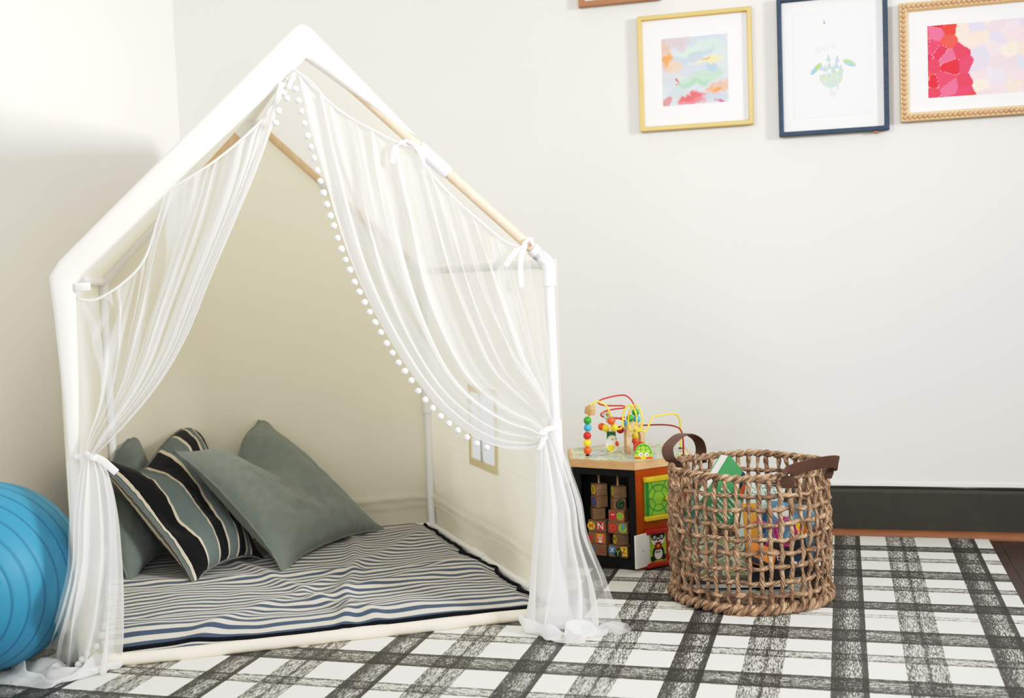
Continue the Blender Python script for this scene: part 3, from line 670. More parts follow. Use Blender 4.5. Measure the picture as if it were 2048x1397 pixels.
def art_gold(t):
    L = [(.15, .93, .4, .1, .1, '#e0c3c4', .8), (.35, .88, .2, .07, .2, '#d8bdcb', .6), (.7, .9, .35, .12, 0, '#c9dcea', .8), (.7, .82, .3, .12, .2, '#d3ebe2', .9), (.4, .78, .25, .07, .45, '#d6eee0', .9), (.55, .72, .3, .07, .35, '#b9cbdd', .7), (.05, .72, .12, .22, 0, '#efb7a4', .8),
         (.1, .68, .13, .09, .1, '#f4a873', .9), (.25, .62, .2, .1, .2, '#c2d4e6', .7), (.2, .55, .17, .09, -.5, '#f6c9a6', .8), (.75, .63, .24, .055, .1, '#f2ecb4', .95), (.66, .65, .06, .015, .1, '#e5645a', .8), (.55, .5, .3, .1, 0, '#ccd9ea', .8), (.8, .5, .15, .06, -.6, '#b0c8e4', .8), (.6, .38, .4, .1, .12, '#bfe3c6', .9), (.45, .3, .3, .06, .1, '#a9d8b4', .7),
         (.08, .38, .14, .12, 0, '#d5dbe4', .8), (.19, .33, .06, .018, -1.0, '#df4f55', .9), (.85, .22, .22, .09, .1, '#f1b2a0', .85), (.83, .22, .1, .03, 0, '#f4a45e', .8), (.25, .18, .2, .09, 0, '#c9dde0', .8), (.45, .08, .27, .1, .15, '#ee8b8f', .9), (.42, .1, .2, .05, .2, '#ea6f73', .6), (.05, .05, .07, .12, -.8, '#e07070', .7), (.8, .1, .2, .06, 0, '#c3cfe6', .8), (.86, .03, .07, .025, 0, '#d65f88', .8)]
    painted(t, 'artwork', -.538, -.332, 1.369, 1.580, .0085, blobs(hx('#dbe4ea'), L), 80, 80)['label'] = 'pastel abstract painting'
picture('gold-framed pastel abstract painting with wide white mat, left of navy frame', -.6125, -.256, 1.293, 1.655, .0155, M_gold, M_mat, art_gold)
def art_turtle(t):
    paper = hx('#f5f6f8')
    def fn(u, v):
        # u 0..1 over x -.13...10 ; v 0..1
        x, y = u, v; c = paper
        def ell(cx, cy, rx, ry, an=0.):
            dx, dy = x-cx, y-cy; ca, sa = math.cos(an), math.sin(an); return math.hypot((dx*ca+dy*sa)/rx, (-dx*sa+dy*ca)/ry)
        n = nz(x*26, y*26, 4); n2 = nz(x*60, y*60, 8)
        if abs(x-.405+.1*(y-.885)) < .010 and .86 < y < .905: c = hx('#9cc0a4')
        for cx, cy in ((.30, .62), (.34, .63), (.42, .64), (.52, .66)):
            q = ell(cx, cy, .032, .028, .5)
            if .55 < q < 1: c = mixc(c, hx('#dfe6e6'), .7)
        for cx, cy in ((.45, .545), (.56, .53), (.36, .47), (.46, .475), (.55, .475), (.605, .44), (.41, .45), (.51, .44)):
            h = (y-(cy-.03))/.075
            if 0 < h < 1 and abs(x-cx) < .034*(1-h): c = mixc(hx('#b9d8c4'), hx('#c3d5ee'), sm(-.2, .2, n2+n))
        if ell(.48, .385, .15, .115) < 1 and y < .41+.25*(x-.48)*.3+.01*n:
            c = hx('#dceab0') if n > .12 else (hx('#c5dcee') if n > -.12 else hx('#d3ecd2'))
            if n2 > .25: c = mixc(c, hx('#9fc3d8'), .5)
        q = ell(.29, .455, .085, .026, .62)
        if q < 1: c = hx('#b5d58f') if x > .285 else hx('#a4c8e6')
        q = ell(.715, .485, .085, .028, -.32)
        if q < 1: c = hx('#a9cdec') if y < .485-.25*(x-.7) else hx('#b7dba2')
        q = ell(.50, .22, .05, .06)
        if q < 1 and n > -.1: c = mixc(c, hx('#e3e4ea'), .6)
        q = ell(.56, .285, .018, .04)
        if q < 1: c = mixc(c, hx('#dbdde4'), .7)
        return c
    painted(t, 'artwork', -.134, .100, 1.300, 1.625, .0085, fn, 130, 150)['label'] = 'pale green and blue drawing on white paper'
tn, frn = picture('navy-framed pale green and blue turtle-like drawing on white paper', -.1795, .1455, 1.248, 1.670, .0145, M_navy, M_mat, art_turtle, .026)
MB().box(wp(.105, 1.2445, .012), (.018, .014, .007), None, 0, .002).build('bumper', M_brown, tn)['label'] = 'small brown bumper under the frame'
def art_pink(t):
    # torn-paper patches: worley cells
    rnd2 = random.Random(5); GX, GY = 13, 6; cell = {(i, j): ((i+rnd2.uniform(.1, .9))/GX, (j+rnd2.uniform(.1, .9))/GY, rnd2.randrange(1000)) for i in range(-1, GX+1) for j in range(-1, GY+1)}
    pal = ['#e84a6f', '#ec5f7f', '#ef5a50', '#f0809f', '#e63e54', '#f26d62', '#ee7f9c', '#e95a74']
    pal2 = ['#e4dcf0', '#f3dbe2', '#fbe6d3', '#efe6f4', '#f8dfe6', '#e2e0f2', '#fdeedb', '#f6e3ea', '#ead9ee']
    def fn(u, v):
        ci, cj = min(GX-1, int(u*GX)), min(GY-1, int(v*GY))
        d = sorted((((u-q[0])*2.54)**2+(v-q[1])**2, q) for q in (cell[(ci+a, cj+b)] for a in (-1, 0, 1) for b in (-1, 0, 1))); a, b, i = d[0][1]
        c = hx(pal[i % len(pal)]) if a < .165+.10*(1-b) else hx(pal2[i % len(pal2)])
        if a < .3 and d[1][0]**.5-d[0][0]**.5 < .006 and i % 4 == 0: c = mixc(c, hx('#fff4f2'), .5)
        if u > .49 and abs(u-.505) < .012 and .03 < v < .11: c = hx('#e24a78')
        n = .04*nz(u*40, v*40); return tuple(max(0, q+n*q) for q in c)
    painted(t, 'artwork', .258, .80, 1.335, 1.548, .0085, fn, 200, 90)['label'] = 'pink and lilac torn-paper collage'
tb, frb = picture('beaded champagne-framed pink and lilac collage, rightmost on the wall', .178, .88, 1.269, 1.620, .026, M_champ, M_mat, art_pink, .024)
bd = MB()
bx0, bx1, bz0, bz1 = .178+.0115, .88-.0115, 1.269+.0115, 1.620-.0115
n = 48
for i in range(n+1):
    for zz in (bz0, bz1): bd.ball(wp(lerp(bx0, bx1, i/n), zz, .0235), .0074, 0, 10, 6, (.92, .8, 1.1))
n = 23
for i in range(1, n):
    for xx in (bx0, bx1): bd.ball(wp(xx, lerp(bz0, bz1, i/n), .0235), .0074, 0, 10, 6, (1.1, .8, .92))
bd.build('bead_moulding', M_bead, frb)
picture('brown wood picture frame above the gold one, only its bottom edge showing', -.80, -.536, 1.702, 2.05, .02, M_brown, M_mat, None)

# ------------------------------------------------------------------ activity table (six-sided wooden toy)
HS = .204; hv = [V((-.765, 3.28, 0))]; dirs = [-15, 45, 105, 165, 225]
for a in dirs: hv.append(hv[-1]+V((math.cos(math.radians(a)), math.sin(math.radians(a)), 0))*HS)
HC = sum(hv, V((0, 0, 0)))/6; ZT = .315
toy = thing('activity_table', HC+V((0, 0, FZ)), 'six-sided wooden activity toy with bead maze, letter blocks and orange panel', 'toy')
def hexa(k, z): return [HC+(p-HC)*k+V((0, 0, z)) for p in hv]
def hexprism(mb, k, z0_, z1_, mi=0):
    a, b = hexa(k, z0_), hexa(k, z1_); mb.add(a+b, [list(range(6))[::-1], list(range(6, 12))]+[[i, (i+1) % 6, 6+(i+1) % 6, 6+i] for i in range(6)], mi)
mb = MB(); hexprism(mb, 1.0, .293, .3145); mb.build('top_board', M_wood, toy, False)['label'] = 'light wood hexagonal top board'
# printed map on the board
mapc = ['#7fb0c4', '#a9c9cc', '#d8cf94', '#8fae86', '#cdbf9e', '#8db7c8', '#c9a089', '#9fc3cf']
def topfn(a, r_):
    ang = a*2*PI; i = int(a*6) % 6; f = a*6-int(a*6); h = hexa(.95, .3152); e = h[i].lerp(h[(i+1) % 6], f); c0 = HC+V((0, 0, .3152)); return c0.lerp(e, r_)
def topcol(a, r_):
    p = topfn(a, r_); n = nz(p.x*16, p.y*16, 3); n2 = nz(p.x*40, p.y*40, 7); k = int((n+.8)*5.2+n2*1.2) % len(mapc); c = hx(mapc[k])
    if abs(n2) < .035: c = hx('#6d7f86')
    if r_ > .97: c = hx('#d9c7a0')
    return c
MB().grid(topfn, 150, 46, 0, topcol).build('printed_top', M_gloss, toy, False, True)['label'] = 'blue, green and yellow printed play map'
KB = .955
hb0, hb1 = hexa(KB, FZ), hexa(KB, .293)
# black frame face (L-F) is open; other faces are closed panels
def wallpanel(i, name, m, th=.012):
    a, b = hb0[i], hb0[(i+1) % 6]; nrm = V(((b-a).y, -(b-a).x, 0)).normalized(); mid = (a+b)/2-nrm*th/2+V((0, 0, (.293-FZ)/2))
    return MB().box(mid, ((b-a).length-.002, th, .293-FZ), frame(b-a, -nrm)).build(name, m, toy, False)
wallpanel(1, 'side_panel', M_orange)['label'] = 'orange side panel with little doors'
for i in (2, 3, 4, 5): wallpanel(i, 'side_panel', M_black)
a, b = hb0[0], hb0[1]; fx = (b-a).normalized(); fn_ = V((fx.y, -fx.x, 0)); FLn = (b-a).length; FFr = frame(fx, -fn_)
def fp(x, z, d=0.): return a+fx*x+V((0, 0, z-FZ))-fn_*d     # d inwards
mb = MB()
for (x0, x1, z0_, z1_) in ((0, .02, FZ, .293), (FLn-.02, FLn, FZ, .293), (.02, FLn-.02, FZ, .035), (.02, FLn-.02, .272, .293)):
    mb.box(fp((x0+x1)/2, (z0_+z1_)/2, .006), (x1-x0, .012, z1_-z0_), FFr)
mb.box(fp(FLn/2, .15, .052), (FLn-.01, .004, .27), FFr)
mb.build('block_frame', M_black, toy, False)['label'] = 'black open frame holding letter blocks'
RODX = [.068, .128]
for x in RODX: MB().tube([fp(x, .03, .027), fp(x, .275, .027)], .003, 8).build('block_rod', M_wood, toy)
M_bw = mat('block_wood', (.27, .165, .09), .6, 0, .2, ((.22, .13, .07), 12, (3, 3, 10)))
pr = {k: mat('print_'+k, v, .6) for k, v in dict(red='#b8322d', yellow='#d9c23a', green='#3f8a3c', blue='#3f7fb0', purple='#57447f', white='#e2ddd4', orange='#cf6a2a', black='#1d1d1d', pink='#e0a6a6', lime='#94b23c').items()}
pk = list(pr); pmats = [M_bw]+[pr[k] for k in pk]; pid = {k: i+1 for i, k in enumerate(pk)}
def block(x, z, w, rot, prints, h=.0335, dep=.036):
    M = Matrix.Rotation(math.radians(rot), 3, 'Z') @ FFr; mb = MB(); c = fp(x, z, .027); mb.box(c, (w, dep, h), M, 0, .0015)
    P2 = Matrix((M.col[0], M.col[2], -M.col[1])).transposed() if False else Matrix.Identity(3)
    X, Yv, Z = M.col[0].copy(), M.col[1].copy(), M.col[2].copy()
    # FFr: x along the face, y inwards, z up -> the printed face looks out along -y
    D = Matrix((X, Z, -Yv)).transposed()
    if D.col[2].dot(fn_) < 0 and rot == 0: D = Matrix((X, Z, Yv)).transposed()
    o2 = c+D.col[2]*(dep/2+.0003)
    for q in prints:
        if q[0] == 'disc': mb.prism(disc_pts(q[1], q[2], q[3]), 0, q[5] if len(q) > 5 else .0003, D, o2, pid[q[4]])
        elif q[0] == 'rect': mb.prism([(q[1]-q[3]/2, q[2]-q[4]/2), (q[1]+q[3]/2, q[2]-q[4]/2), (q[1]+q[3]/2, q[2]+q[4]/2), (q[1]-q[3]/2, q[2]+q[4]/2)], 0, .0003, D, o2, pid[q[5]])
        elif q[0] == 'poly': mb.prism(q[1], 0, .0005, D, o2, pid[q[2]])
        else: text_into(mb, q[1], q[4], o2+D@V((q[2], q[3], 0)), D, .0007, pid[q[5]])
    return mb.build('letter_block', pmats, toy, False)
ZB = lambda i: .0525+.0344*i     # seven rows from the bottom
W1, W2 = .036, .056
xa, xb = RODX
block(xa, ZB(5.05), W1, -38, [('disc', 0, 0, .013, 'yellow'), ('t', 'B', 0, 0, .022, 'black')])
block(xa, ZB(4.05), W1, -34, [('disc', 0, 0, .013, 'purple'), ('t', 'E', 0, 0, .022, 'blue')])
block(xa-.006, ZB(3.02), W1, 40, [])
block(xa-.002, ZB(2.0), W2, 0, [('disc', -.018, 0, .012, 'yellow'), ('t', 'M', -.018, 0, .02, 'orange'), ('disc', .012, 0, .014, 'red'), ('t', 'N', .012, 0, .027, 'white')])
block(xa-.002, ZB(1.0), W2, 0, [('disc', -.022, 0, .008, 'red'), ('rect', .010, 0, .029, .027, 'orange'), ('disc', .010, .000, .0065, 'pink', .0005), ('disc', .004, .004, .003, 'pink', .0005), ('disc', .016, .004, .003, 'pink', .0005), ('disc', .010, -.008, .0055, 'white', .0005), ('poly', [(.002, .008), (.018, .008), (.019, .013), (.014, .010), (.010, .013), (.006, .010), (.001, .013)], 'yellow')])
block(xa-.002, ZB(0), W2, 0, [('t', 'T', -.010, 0, .024, 'blue'), ('t', 'U', .014, 0, .024, 'red')])
block(xb+.002, ZB(4.95), W1, -45, [('disc', 0, .002, .013, 'lime'), ('t', 'R', 0, 0, .02, 'red')])
block(xb, ZB(3.95), W1, 42, [('disc', 0, 0, .013, 'black'), ('t', 'G', 0, 0, .024, 'green')])
block(xb+.001, ZB(2.98), W2-.006, 0, [('disc', -.011, 0, .0125, 'red'), ('disc', -.014, .004, .002, 'white', .0005), ('disc', -.008, .004, .002, 'white', .0005), ('disc', .013, 0, .0125, 'orange'), ('disc', .012, .001, .0105, 'lime', .0005), ('disc', .012, .001, .006, 'green', .0007), ('disc', .012, .001, .0045, 'lime', .0009)])
block(xb+.004, ZB(2.0), W2+.006, 0, [('disc', -.014, 0, .0145, 'red'), ('t', 'O', -.014, 0, .024, 'orange'), ('disc', .016, 0, .0135, 'lime'), ('t', 'P', .019, 0, .028, 'blue')])
block(xb+.004, ZB(1.0), W1, -40, [('disc', 0, 0, .013, 'yellow'), ('t', 'W', 0, 0, .02, 'black')])
block(xb+.003, ZB(0), W2+.004, 0, [('disc', -.018, .003, .0125, 'blue'), ('t', 'X', -.018, .003, .02, 'white'), ('disc', 0, -.004, .0135, 'black'), ('t', 'Y', 0, -.004, .024, 'lime'), ('rect', .019, .002, .020, .026, 'yellow'), ('t', 'Z', .019, .003, .022, 'red')])
# orange face: turtle door and panda door
oa, ob_ = hb0[1], hb0[2]; ox = (ob_-oa).normalized(); on = V((ox.y, -ox.x, 0)); OFr = frame(ox, -on)
def op(x, z, d=0.): return oa+ox*x+V((0, 0, z-FZ))+on*d      # d outwards
def oface(x, y, px_y_unused=None): pass
def on_orange(px, py):
    dd = ray(px, py); t = (oa-CAM).dot(on)/dd.dot(on); p = CAM+dd*t; return (p-oa).dot(ox), p.z
tx0, tz1 = on_orange(1285, 956); tx1, tz0 = on_orange(1338, 1034)
M_yel = mat('yellow_lacquer', '#dfc52a', .4); M_redl = mat('red_lacquer', '#b02a18', .4)
for zz in (tz1-.006, tz0+.006): MB().box(op((tx0+tx1)/2, zz, .008), (tx1-tx0, .016, .014), OFr, 0, .002).build('door_rail', M_yel, toy, angle=30)['label'] = 'yellow rail of turtle-shell door'
hexs = [(0, 0)]+[(.66*math.cos(PI/3*i+PI/6), .66*math.sin(PI/3*i+PI/6)) for i in range(6)]
def shell(u, v):
    x, y = (u-.52)*2*(tx1-tx0)/(tz1-tz0)*1.25, (v-.5)*2*1.02; g, l, d = hx('#3f9b3a'), hx('#8fbb3e'), hx('#2f8a3a')
    if u < .12: return hx('#2f8f3e')
    R = math.hypot(x, y); A = math.atan2(y, x)
    if abs(R-.80) < .035: return d
    hexd = max(abs(x*math.cos(PI/3*k+PI/6)+y*math.sin(PI/3*k+PI/6)) for k in range(3))
    if abs(hexd-.40) < .025: return d
    if .40 < hexd:
        k = (A/(PI/3)) % 1
        if min(k, 1-k)*R < .03: return d
    return l
dz0, dz1 = tz0+.013, tz1-.013
dr_ = MB().box(op((tx0+tx1)/2, (dz0+dz1)/2, .005), (tx1-tx0-.004, .010, dz1-dz0), OFr, 0, .0015).build('turtle_door', mat('green_door_edge', '#7fae3a', .5), toy, angle=30)
MB().grid(lambda u, v: op(lerp(tx0+.003, tx1-.003, u), lerp(dz0+.001, dz1-.001, v), .0105), 70, 90, 0, shell).build('shell_print', M_gloss, dr_, False, True)['label'] = 'green turtle-shell print'
kx, kz = on_orange(1328, 996); MB().ball(op(kx, kz, .016), .0075, 0, 14, 10).build('knob', M_yel, dr_)
px0, pz1 = on_orange(1297, 1068); px1, pz0 = on_orange(1331, 1120)
def panda(u, v):
    bl, wh, gr = hx('#191919'), hx('#e4e1d8'), hx('#a4c03a'); c = gr
    E = lambda cx, cy, rx, ry: math.hypot((u-cx)/rx, (v-cy)/ry) < 1
    if E(.22, .9, .13, .09) or E(.82, .9, .13, .09): c = bl
    if E(.52, .30, .36, .26): c = bl
    if E(.2, .12, .17, .1) or E(.85, .14, .15, .11): c = bl
    if E(.52, .76, .40, .20): c = wh
    if E(.52, .93, .30, .10) : c = bl
    if E(.30, .83, .15, .10) or E(.74, .83, .15, .10): c = bl
    if E(.31, .84, .09, .06) or E(.73, .84, .09, .06): c = wh
    if E(.33, .83, .035, .028) or E(.71, .83, .035, .028): c = bl
    if E(.52, .75, .08, .035): c = bl
    if E(.52, .26, .25, .19): c = wh
    R = math.hypot((u-.52)*.65, v-.54); A = math.atan2(v-.54, (u-.52)*.65)
    if R < .145+.018*math.sin(9*A): c = hx('#8e1720')
    if R < .06: c = hx('#e0a22c')
    if E(.42, .33, .10, .03) or E(.58, .33, .08, .03): c = hx('#3a8a3c')
    return c
pf = MB().box(op((px0+px1)/2-.004, (pz0+pz1)/2, .002), (px1-px0+.02, .004, pz1-pz0+.03), OFr).build('panda_window', M_redl, toy, False)
MB().grid(lambda u, v: op(lerp(px0, px1, u), lerp(pz0, pz1, v), .0045), 60, 84, 0, panda).build('panda_print', M_gloss, pf, False, True)['label'] = 'panda holding a red flower on green'
for zz in (pz1+.006, pz0-.006): MB().box(op((px0+px1)/2, zz, .008), (px1-px0+.034, .016, .013), OFr, 0, .002).build('door_rail', M_redl, toy, angle=30)['label'] = 'red rail of panda door'
# open white door, hinged at the left of the panda
dh = op(px0-.004, (pz0+pz1)/2, .008); od = (on*.90-ox*.45).normalized(); od = (-ox*.975+on*.22).normalized()
wdw = .060; M_d = frame(od, od.cross(V((0, 0, 1))))
pd_ = MB().box(dh+od*wdw/2, (wdw, .007, pz1-pz0+.012), frame(od, V((-od.y, od.x, 0))), 0, .0025).build('open_door', M_white, toy, angle=30); pd_['label'] = 'white flap door standing open'
kn = V((-od.y, od.x, 0)); kn = kn if kn.dot(CAM-dh) > 0 else -kn
MB().tube([dh+od*wdw*.5+kn*.0036, dh+od*wdw*.5+kn*.0041], .0015, 10).build('screw_hole', M_black, pd_)
MB().ball(dh+od*wdw*.55-kn*.011, .0065, 0, 12, 8).build('knob', M_redl, pd_)
# bead maze on top
def wire(name, pts, r, m):
    return MB().tube(spline(pts, 150), r, 10).build(name, m, toy)
Yc, Yd = 3.345, 3.42
yw = [fl(1175, 911, ZT), at(1175, 870, Yc), at(1177, 835, Yc), at(1178, 818, Yc), at(1184, 808, 3.35), at(1197, 804, 3.36), at(1212, 812, 3.37), at(1221, 830, 3.375), at(1224, 848, 3.38), at(1230, 858, 3.385), at(1240, 858, 3.39), at(1248, 852, 3.40)]
y2 = [at(1248, 852, 3.385), at(1243, 835, 3.385), at(1245, 818, 3.385), at(1254, 809, 3.39), at(1262, 813, 3.395), at(1264, 830, 3.40), at(1262, 850, 3.40), at(1258, 860, 3.395)]
coil = []
for k in range(0, 33):  # two standing loops
    t = k/32; ang = -2.4-2*PI*2*t*1.0; cx = lerp(1255, 1278, t); coil.append(at(cx+11*math.cos(ang), 837-26*math.sin(ang)*1.0, 3.37+.012*math.sin(ang*.5)))
yr = coil+[at(1290, 864, 3.375), at(1298, 850, 3.385), at(1306, 835, 3.40), at(1322, 831, 3.42), at(1340, 828, 3.44), at(1352, 829, 3.455), at(1359, 840, 3.47), at(1361, 862, 3.485), fl(1361, 897, ZT)]
wy = wire('bead_wire', yw, .0026, MC['yellow']); wy['label'] = 'yellow bead wire'
wire('bead_wire', yr, .0026, MC['yellow'])['label'] = 'yellow looped bead wire'
rw = [fl(1367, 911, ZT), at(1366, 880, 3.357), at(1361, 860, 3.365), at(1345, 852, 3.39), at(1318, 850, 3.43), at(1285, 851, 3.46), at(1262, 848, 3.48), at(1240, 838, 3.48), at(1228, 836, 3.47), at(1215, 834, 3.46)]
rw2 = [fl(1268, 900, ZT), at(1270, 850, 3.50), at(1271, 825, 3.50), at(1266, 806, 3.50), at(1254, 793, 3.50), at(1240, 791, 3.50), at(1215, 796, 3.49), at(1200, 801, 3.48), at(1196, 806, 3.46), at(1206, 811, 3.45), at(1230, 812, 3.45), at(1245, 812, 3.45), at(1250, 816, 3.45), at(1228, 819, 3.44), at(1210, 823, 3.43), at(1202, 829, 3.42), at(1206, 834, 3.42), at(1228, 838, 3.43), at(1250, 835, 3.44)]
wire('bead_wire', rw, .0024, MC['dark'])['label'] = 'dark red bead wire at right'
wire('bead_wire', rw2, .0024, MC['red'])['label'] = 'red bead wire arching at the back'
proto = {}
def bead(p, c, r=.0100):
    if c not in proto:
        proto[c] = o = MB().ball((0, 0, 0), .0100, 0, 18, 12).build('bead', MC[c], None); 
    else: o = proto[c].copy(); COL.objects.link(o)
    o.parent = toy; o.location = V(p)-toy.location; o.scale = (r/.01,)*3; o['label'] = {'dark': 'dark red'}.get(c, c)+' wooden bead'
for (x, y, c) in ((1175, 901.5, 'orange'), (1174.5, 886.5, 'yellow'), (1174.5, 872, 'red'), (1175.5, 856, 'blue'), (1175, 841.5, 'green')): bead(at(x, y, Yc), c, .0117)
for (x, y, Y, c) in ((1222.5, 842.5, 3.375, 'orange'), (1228, 856, 3.385, 'yellow'), (1240.5, 860, 3.40, 'dark'), (1212, 857, 3.43, 'yellow'), (1203.5, 854, 3.44, 'orange'), (1254, 850, 3.45, 'blue'), (1260, 837, 3.46, 'green'), (1271, 825, 3.50, 'green'), (1273.5, 839, 3.50, 'blue'), (1270.5, 872, 3.47, 'yellow'), (1271, 882, 3.47, 'orange')): bead(at(x, y, Y), c, .0116)
# slices of wood threaded on the wires
cb = at(1180, 822, Yc); MB().box(cb, (.026, .020, .022), rotz(-.5) @ Matrix.Rotation(.25, 3, 'Y'), 0, .002).box(cb+V((.004, .004, .012)), (.012, .022, .010), rotz(-.5) @ Matrix.Rotation(.25, 3, 'Y'), 0, .002).build('wooden_slider', M_wood, toy, angle=30)['label'] = 'plain wooden car-shaped slider'
be = at(1213, 834, 3.42); mb = MB(); MM = frame((.9, .35, .35), (-.3, -.1, .95)); mb.prism([(-.010, .013), (.010, .015), (.012, .002), (.004, -.018), (-.003, -.018)], -.006, .006, frame((.93, .3, .2), (-.15, -.1, .98)), be, 0)
MB_ = mb.build('wooden_slider', M_wood, toy, False); MB_['label'] = 'wooden slider printed with a bee'
def bee(u, v):
    E = lambda cx, cy, rx, ry: math.hypot((u-cx)/rx, (v-cy)/ry) < 1
    if E(.6, .6, .25, .34): return hx('#e0c52e') if int(v*9) % 2 else hx('#2a2a22')
    if E(.35, .45, .2, .25): return hx('#dfe3df')
    return hx('#9fb9bd')
MB().grid(lambda u, v: be+frame((.93, .3, .2), (-.15, -.1, .98)) @ V((lerp(-.008, .009, u), lerp(-.004, .013, v), -.0063 if frame((.93, .3, .2), (-.15, -.1, .98)).col[2].dot(CAM-be) < 0 else .0063)), 24, 24, 0, bee).build('bee_print', M_gloss, MB_, False, True)
# arch, drum, duck, turtle figures
M_lw = mat('pale_beech', (.68, .47, .29), .5, 0, .3, ((.60, .40, .24), 12, (2, 2, 8)))
ao = fl(1270, 905, ZT); AF = frame((.90, .44, 0), (0, 0, 1))
AK = 1.62
outer = [(-.0195, 0), (-.0195, .036)]+[(-.0195*math.cos(t), .036+.0195*math.sin(t)) for t in [PI*i/14 for i in range(15)]]+[(.0195, .036), (.0195, 0)]
inner = [(.0105, 0), (.0105, .030)]+[(.0105*math.cos(t), .030+.012*math.sin(t)) for t in [PI*i/14 for i in range(15)]]+[(-.0105, .030), (-.0105, 0)]
outer = [(x*AK*.9, y*AK) for x, y in outer]; inner = [(x*AK*.9, y*AK) for x, y in inner]
mb = MB(); n = len(outer); inn = inner[::-1]
for dz in (-.014, .014): mb.add([ao+AF@V((p[0], p[1], dz)) for p in outer+inn], [[i, i+1, n+i+1, n+i] for i in range(n-1)])
for lst in (outer, inn): mb.add([ao+AF@V((p[0], p[1], dz)) for dz in (-.014, .014) for p in lst], [[i, i+1, n+i+1, n+i] for i in range(n-1)])
mb.build('wooden_arch', M_lw, toy, False)['label'] = 'pale wooden tunnel arch'
dq = fl(1284, 912, ZT); mb = MB().tube([dq+V((0, 0, .0205))+V((-.15, -.98, 0))*(-.016)+V((-.010, 0, 0)), dq+V((0, 0, .0205))+V((-.15, -.98, 0))*.004], .0195, 24); mb.build('drum', MC['red'], toy, angle=40)['label'] = 'red wooden wheel'
def figure(name, label, base, w, h, pts, fn, edge, th=.012):
    dirn = (CAM-base); dirn.z = 0; dirn.normalize(); xa = V((dirn.y, -dirn.x, 0)); xa = -xa if xa.dot(RT) < 0 else xa
    F = frame(xa, V((0, 0, 1))); sg = 1 if F.col[2].dot(dirn) > 0 else -1
    mb = MB().prism([(p[0]*w, p[1]*h) for p in pts], -th/2, th/2, F, base)
    o = mb.build(name, edge, toy, False); o['label'] = label
    # printed face clipped to the outline
    def inside(x, y):
        c = False; j = len(pts)-1
        for i in range(len(pts)):
            (xi, yi), (xj, yj) = pts[i], pts[j]
            if (yi > y) != (yj > y) and x < (xj-xi)*(y-yi)/(yj-yi+1e-12)+xi: c = not c
            j = i
        return c
    N = 56; m2 = MB(); vs, cs, fs = [], [], []
    for j in range(N+1):
        for i in range(N+1):
            x, y = -.5+i/N, j/N; vs.append(base+F@V((x*w, y*h, sg*(th/2+.0004)))); cs.append(fn(x+.5, y))
    for j in range(N):
        for i in range(N):
            if inside(-.5+(i+.5)/N, (j+.5)/N): fs.append([j*(N+1)+i, j*(N+1)+i+1, (j+1)*(N+1)+i+1, (j+1)*(N+1)+i])
    m2.add(vs, fs, 0, None, cs).build('printed_face', M_gloss, o, False, True)
def Ef(u, v, cx, cy, rx, ry): return math.hypot((u-cx)/rx, (v-cy)/ry) < 1
def turtle(u, v):
    c = hx('#a7cc3c'); d = hx('#2f9a3e')
    if v < .14: c = hx('#df5a28') if (u < .36 or u > .62) else c
    sh = v > .35 and Ef(u, v, .5, .35, .44, .62)
    if sh:
        c = hx('#b5d444')
        if Ef(u, v, .5, .35, .44, .62) and not Ef(u, v, .5, .35, .38, .55): c = d
        if abs(v-.62-.15*(u-.5)**2) < .022 or abs(v-.84) < .02 or abs(v-.37) < .025: c = d
        if v > .37 and (abs(u-(.35+.05*(v-.3))) < .02 or abs(u-(.65-.05*(v-.3))) < .02): c = d
    if Ef(u, v, .5, .16, .17, .15): c = hx('#ecc93a')
    for x in (.36, .68):
        if Ef(u, v, x, .30, .12, .13): c = hx('#f2f2ec')
        if Ef(u, v, x+.03, .28, .035, .05): c = hx('#1d3327')
    return c
dome = [(-.5, 0), (.5, 0), (.5, .25)]+[(.46*math.cos(t), .35+.65*math.sin(t)) for t in [PI*i/16 for i in range(17)]]+[(-.5, .25)]
figure('turtle_figure', 'green wooden turtle figure on top board', fl(1287, 918, ZT), .052, .044, dome, turtle, mat('lime_edge', '#9cc63c', .4))
def duck(u, v):
    c = hx('#e9e7e0')
    if Ef(u, v, .40, .28, .26, .22) and v < .42: c = hx('#e8d02c')
    if Ef(u, v, .86, .50, .16, .17): c = hx('#e0562a')
    if Ef(u, v, .52, .76, .06, .05) or Ef(u, v, .78, .80, .06, .05): c = hx('#7fae48')
    if Ef(u, v, .52, .76, .025, .02) or Ef(u, v, .78, .80, .025, .02): c = hx('#20301c')
    return c
dk = disc_pts(0, .5, .46, .5, 26); dk = [(x*(1.0-.12*(y > .6)), y) for x, y in dk]
dbase = fl(1225, 904, ZT)
figure('duck_figure', 'white duck figure with orange beak', dbase, .042, .050, dk, duck, M_white, .014)
MB().box(dbase+V((-.004, .010, .046)), (.022, .018, .026), rotz(-.3), 0, .001).build('duck_post', mat('dark_green', '#1f6b3a', .4), toy, angle=30)['label'] = 'dark green post'
for (x, y) in ((1175, 912), (1367, 912), (1361, 898), (1283, 914)):
    p = fl(x, y, ZT); MB().tube([p, p+V((0, 0, .003))], .006, 14).build('wire_socket', M_black, toy, angle=40)

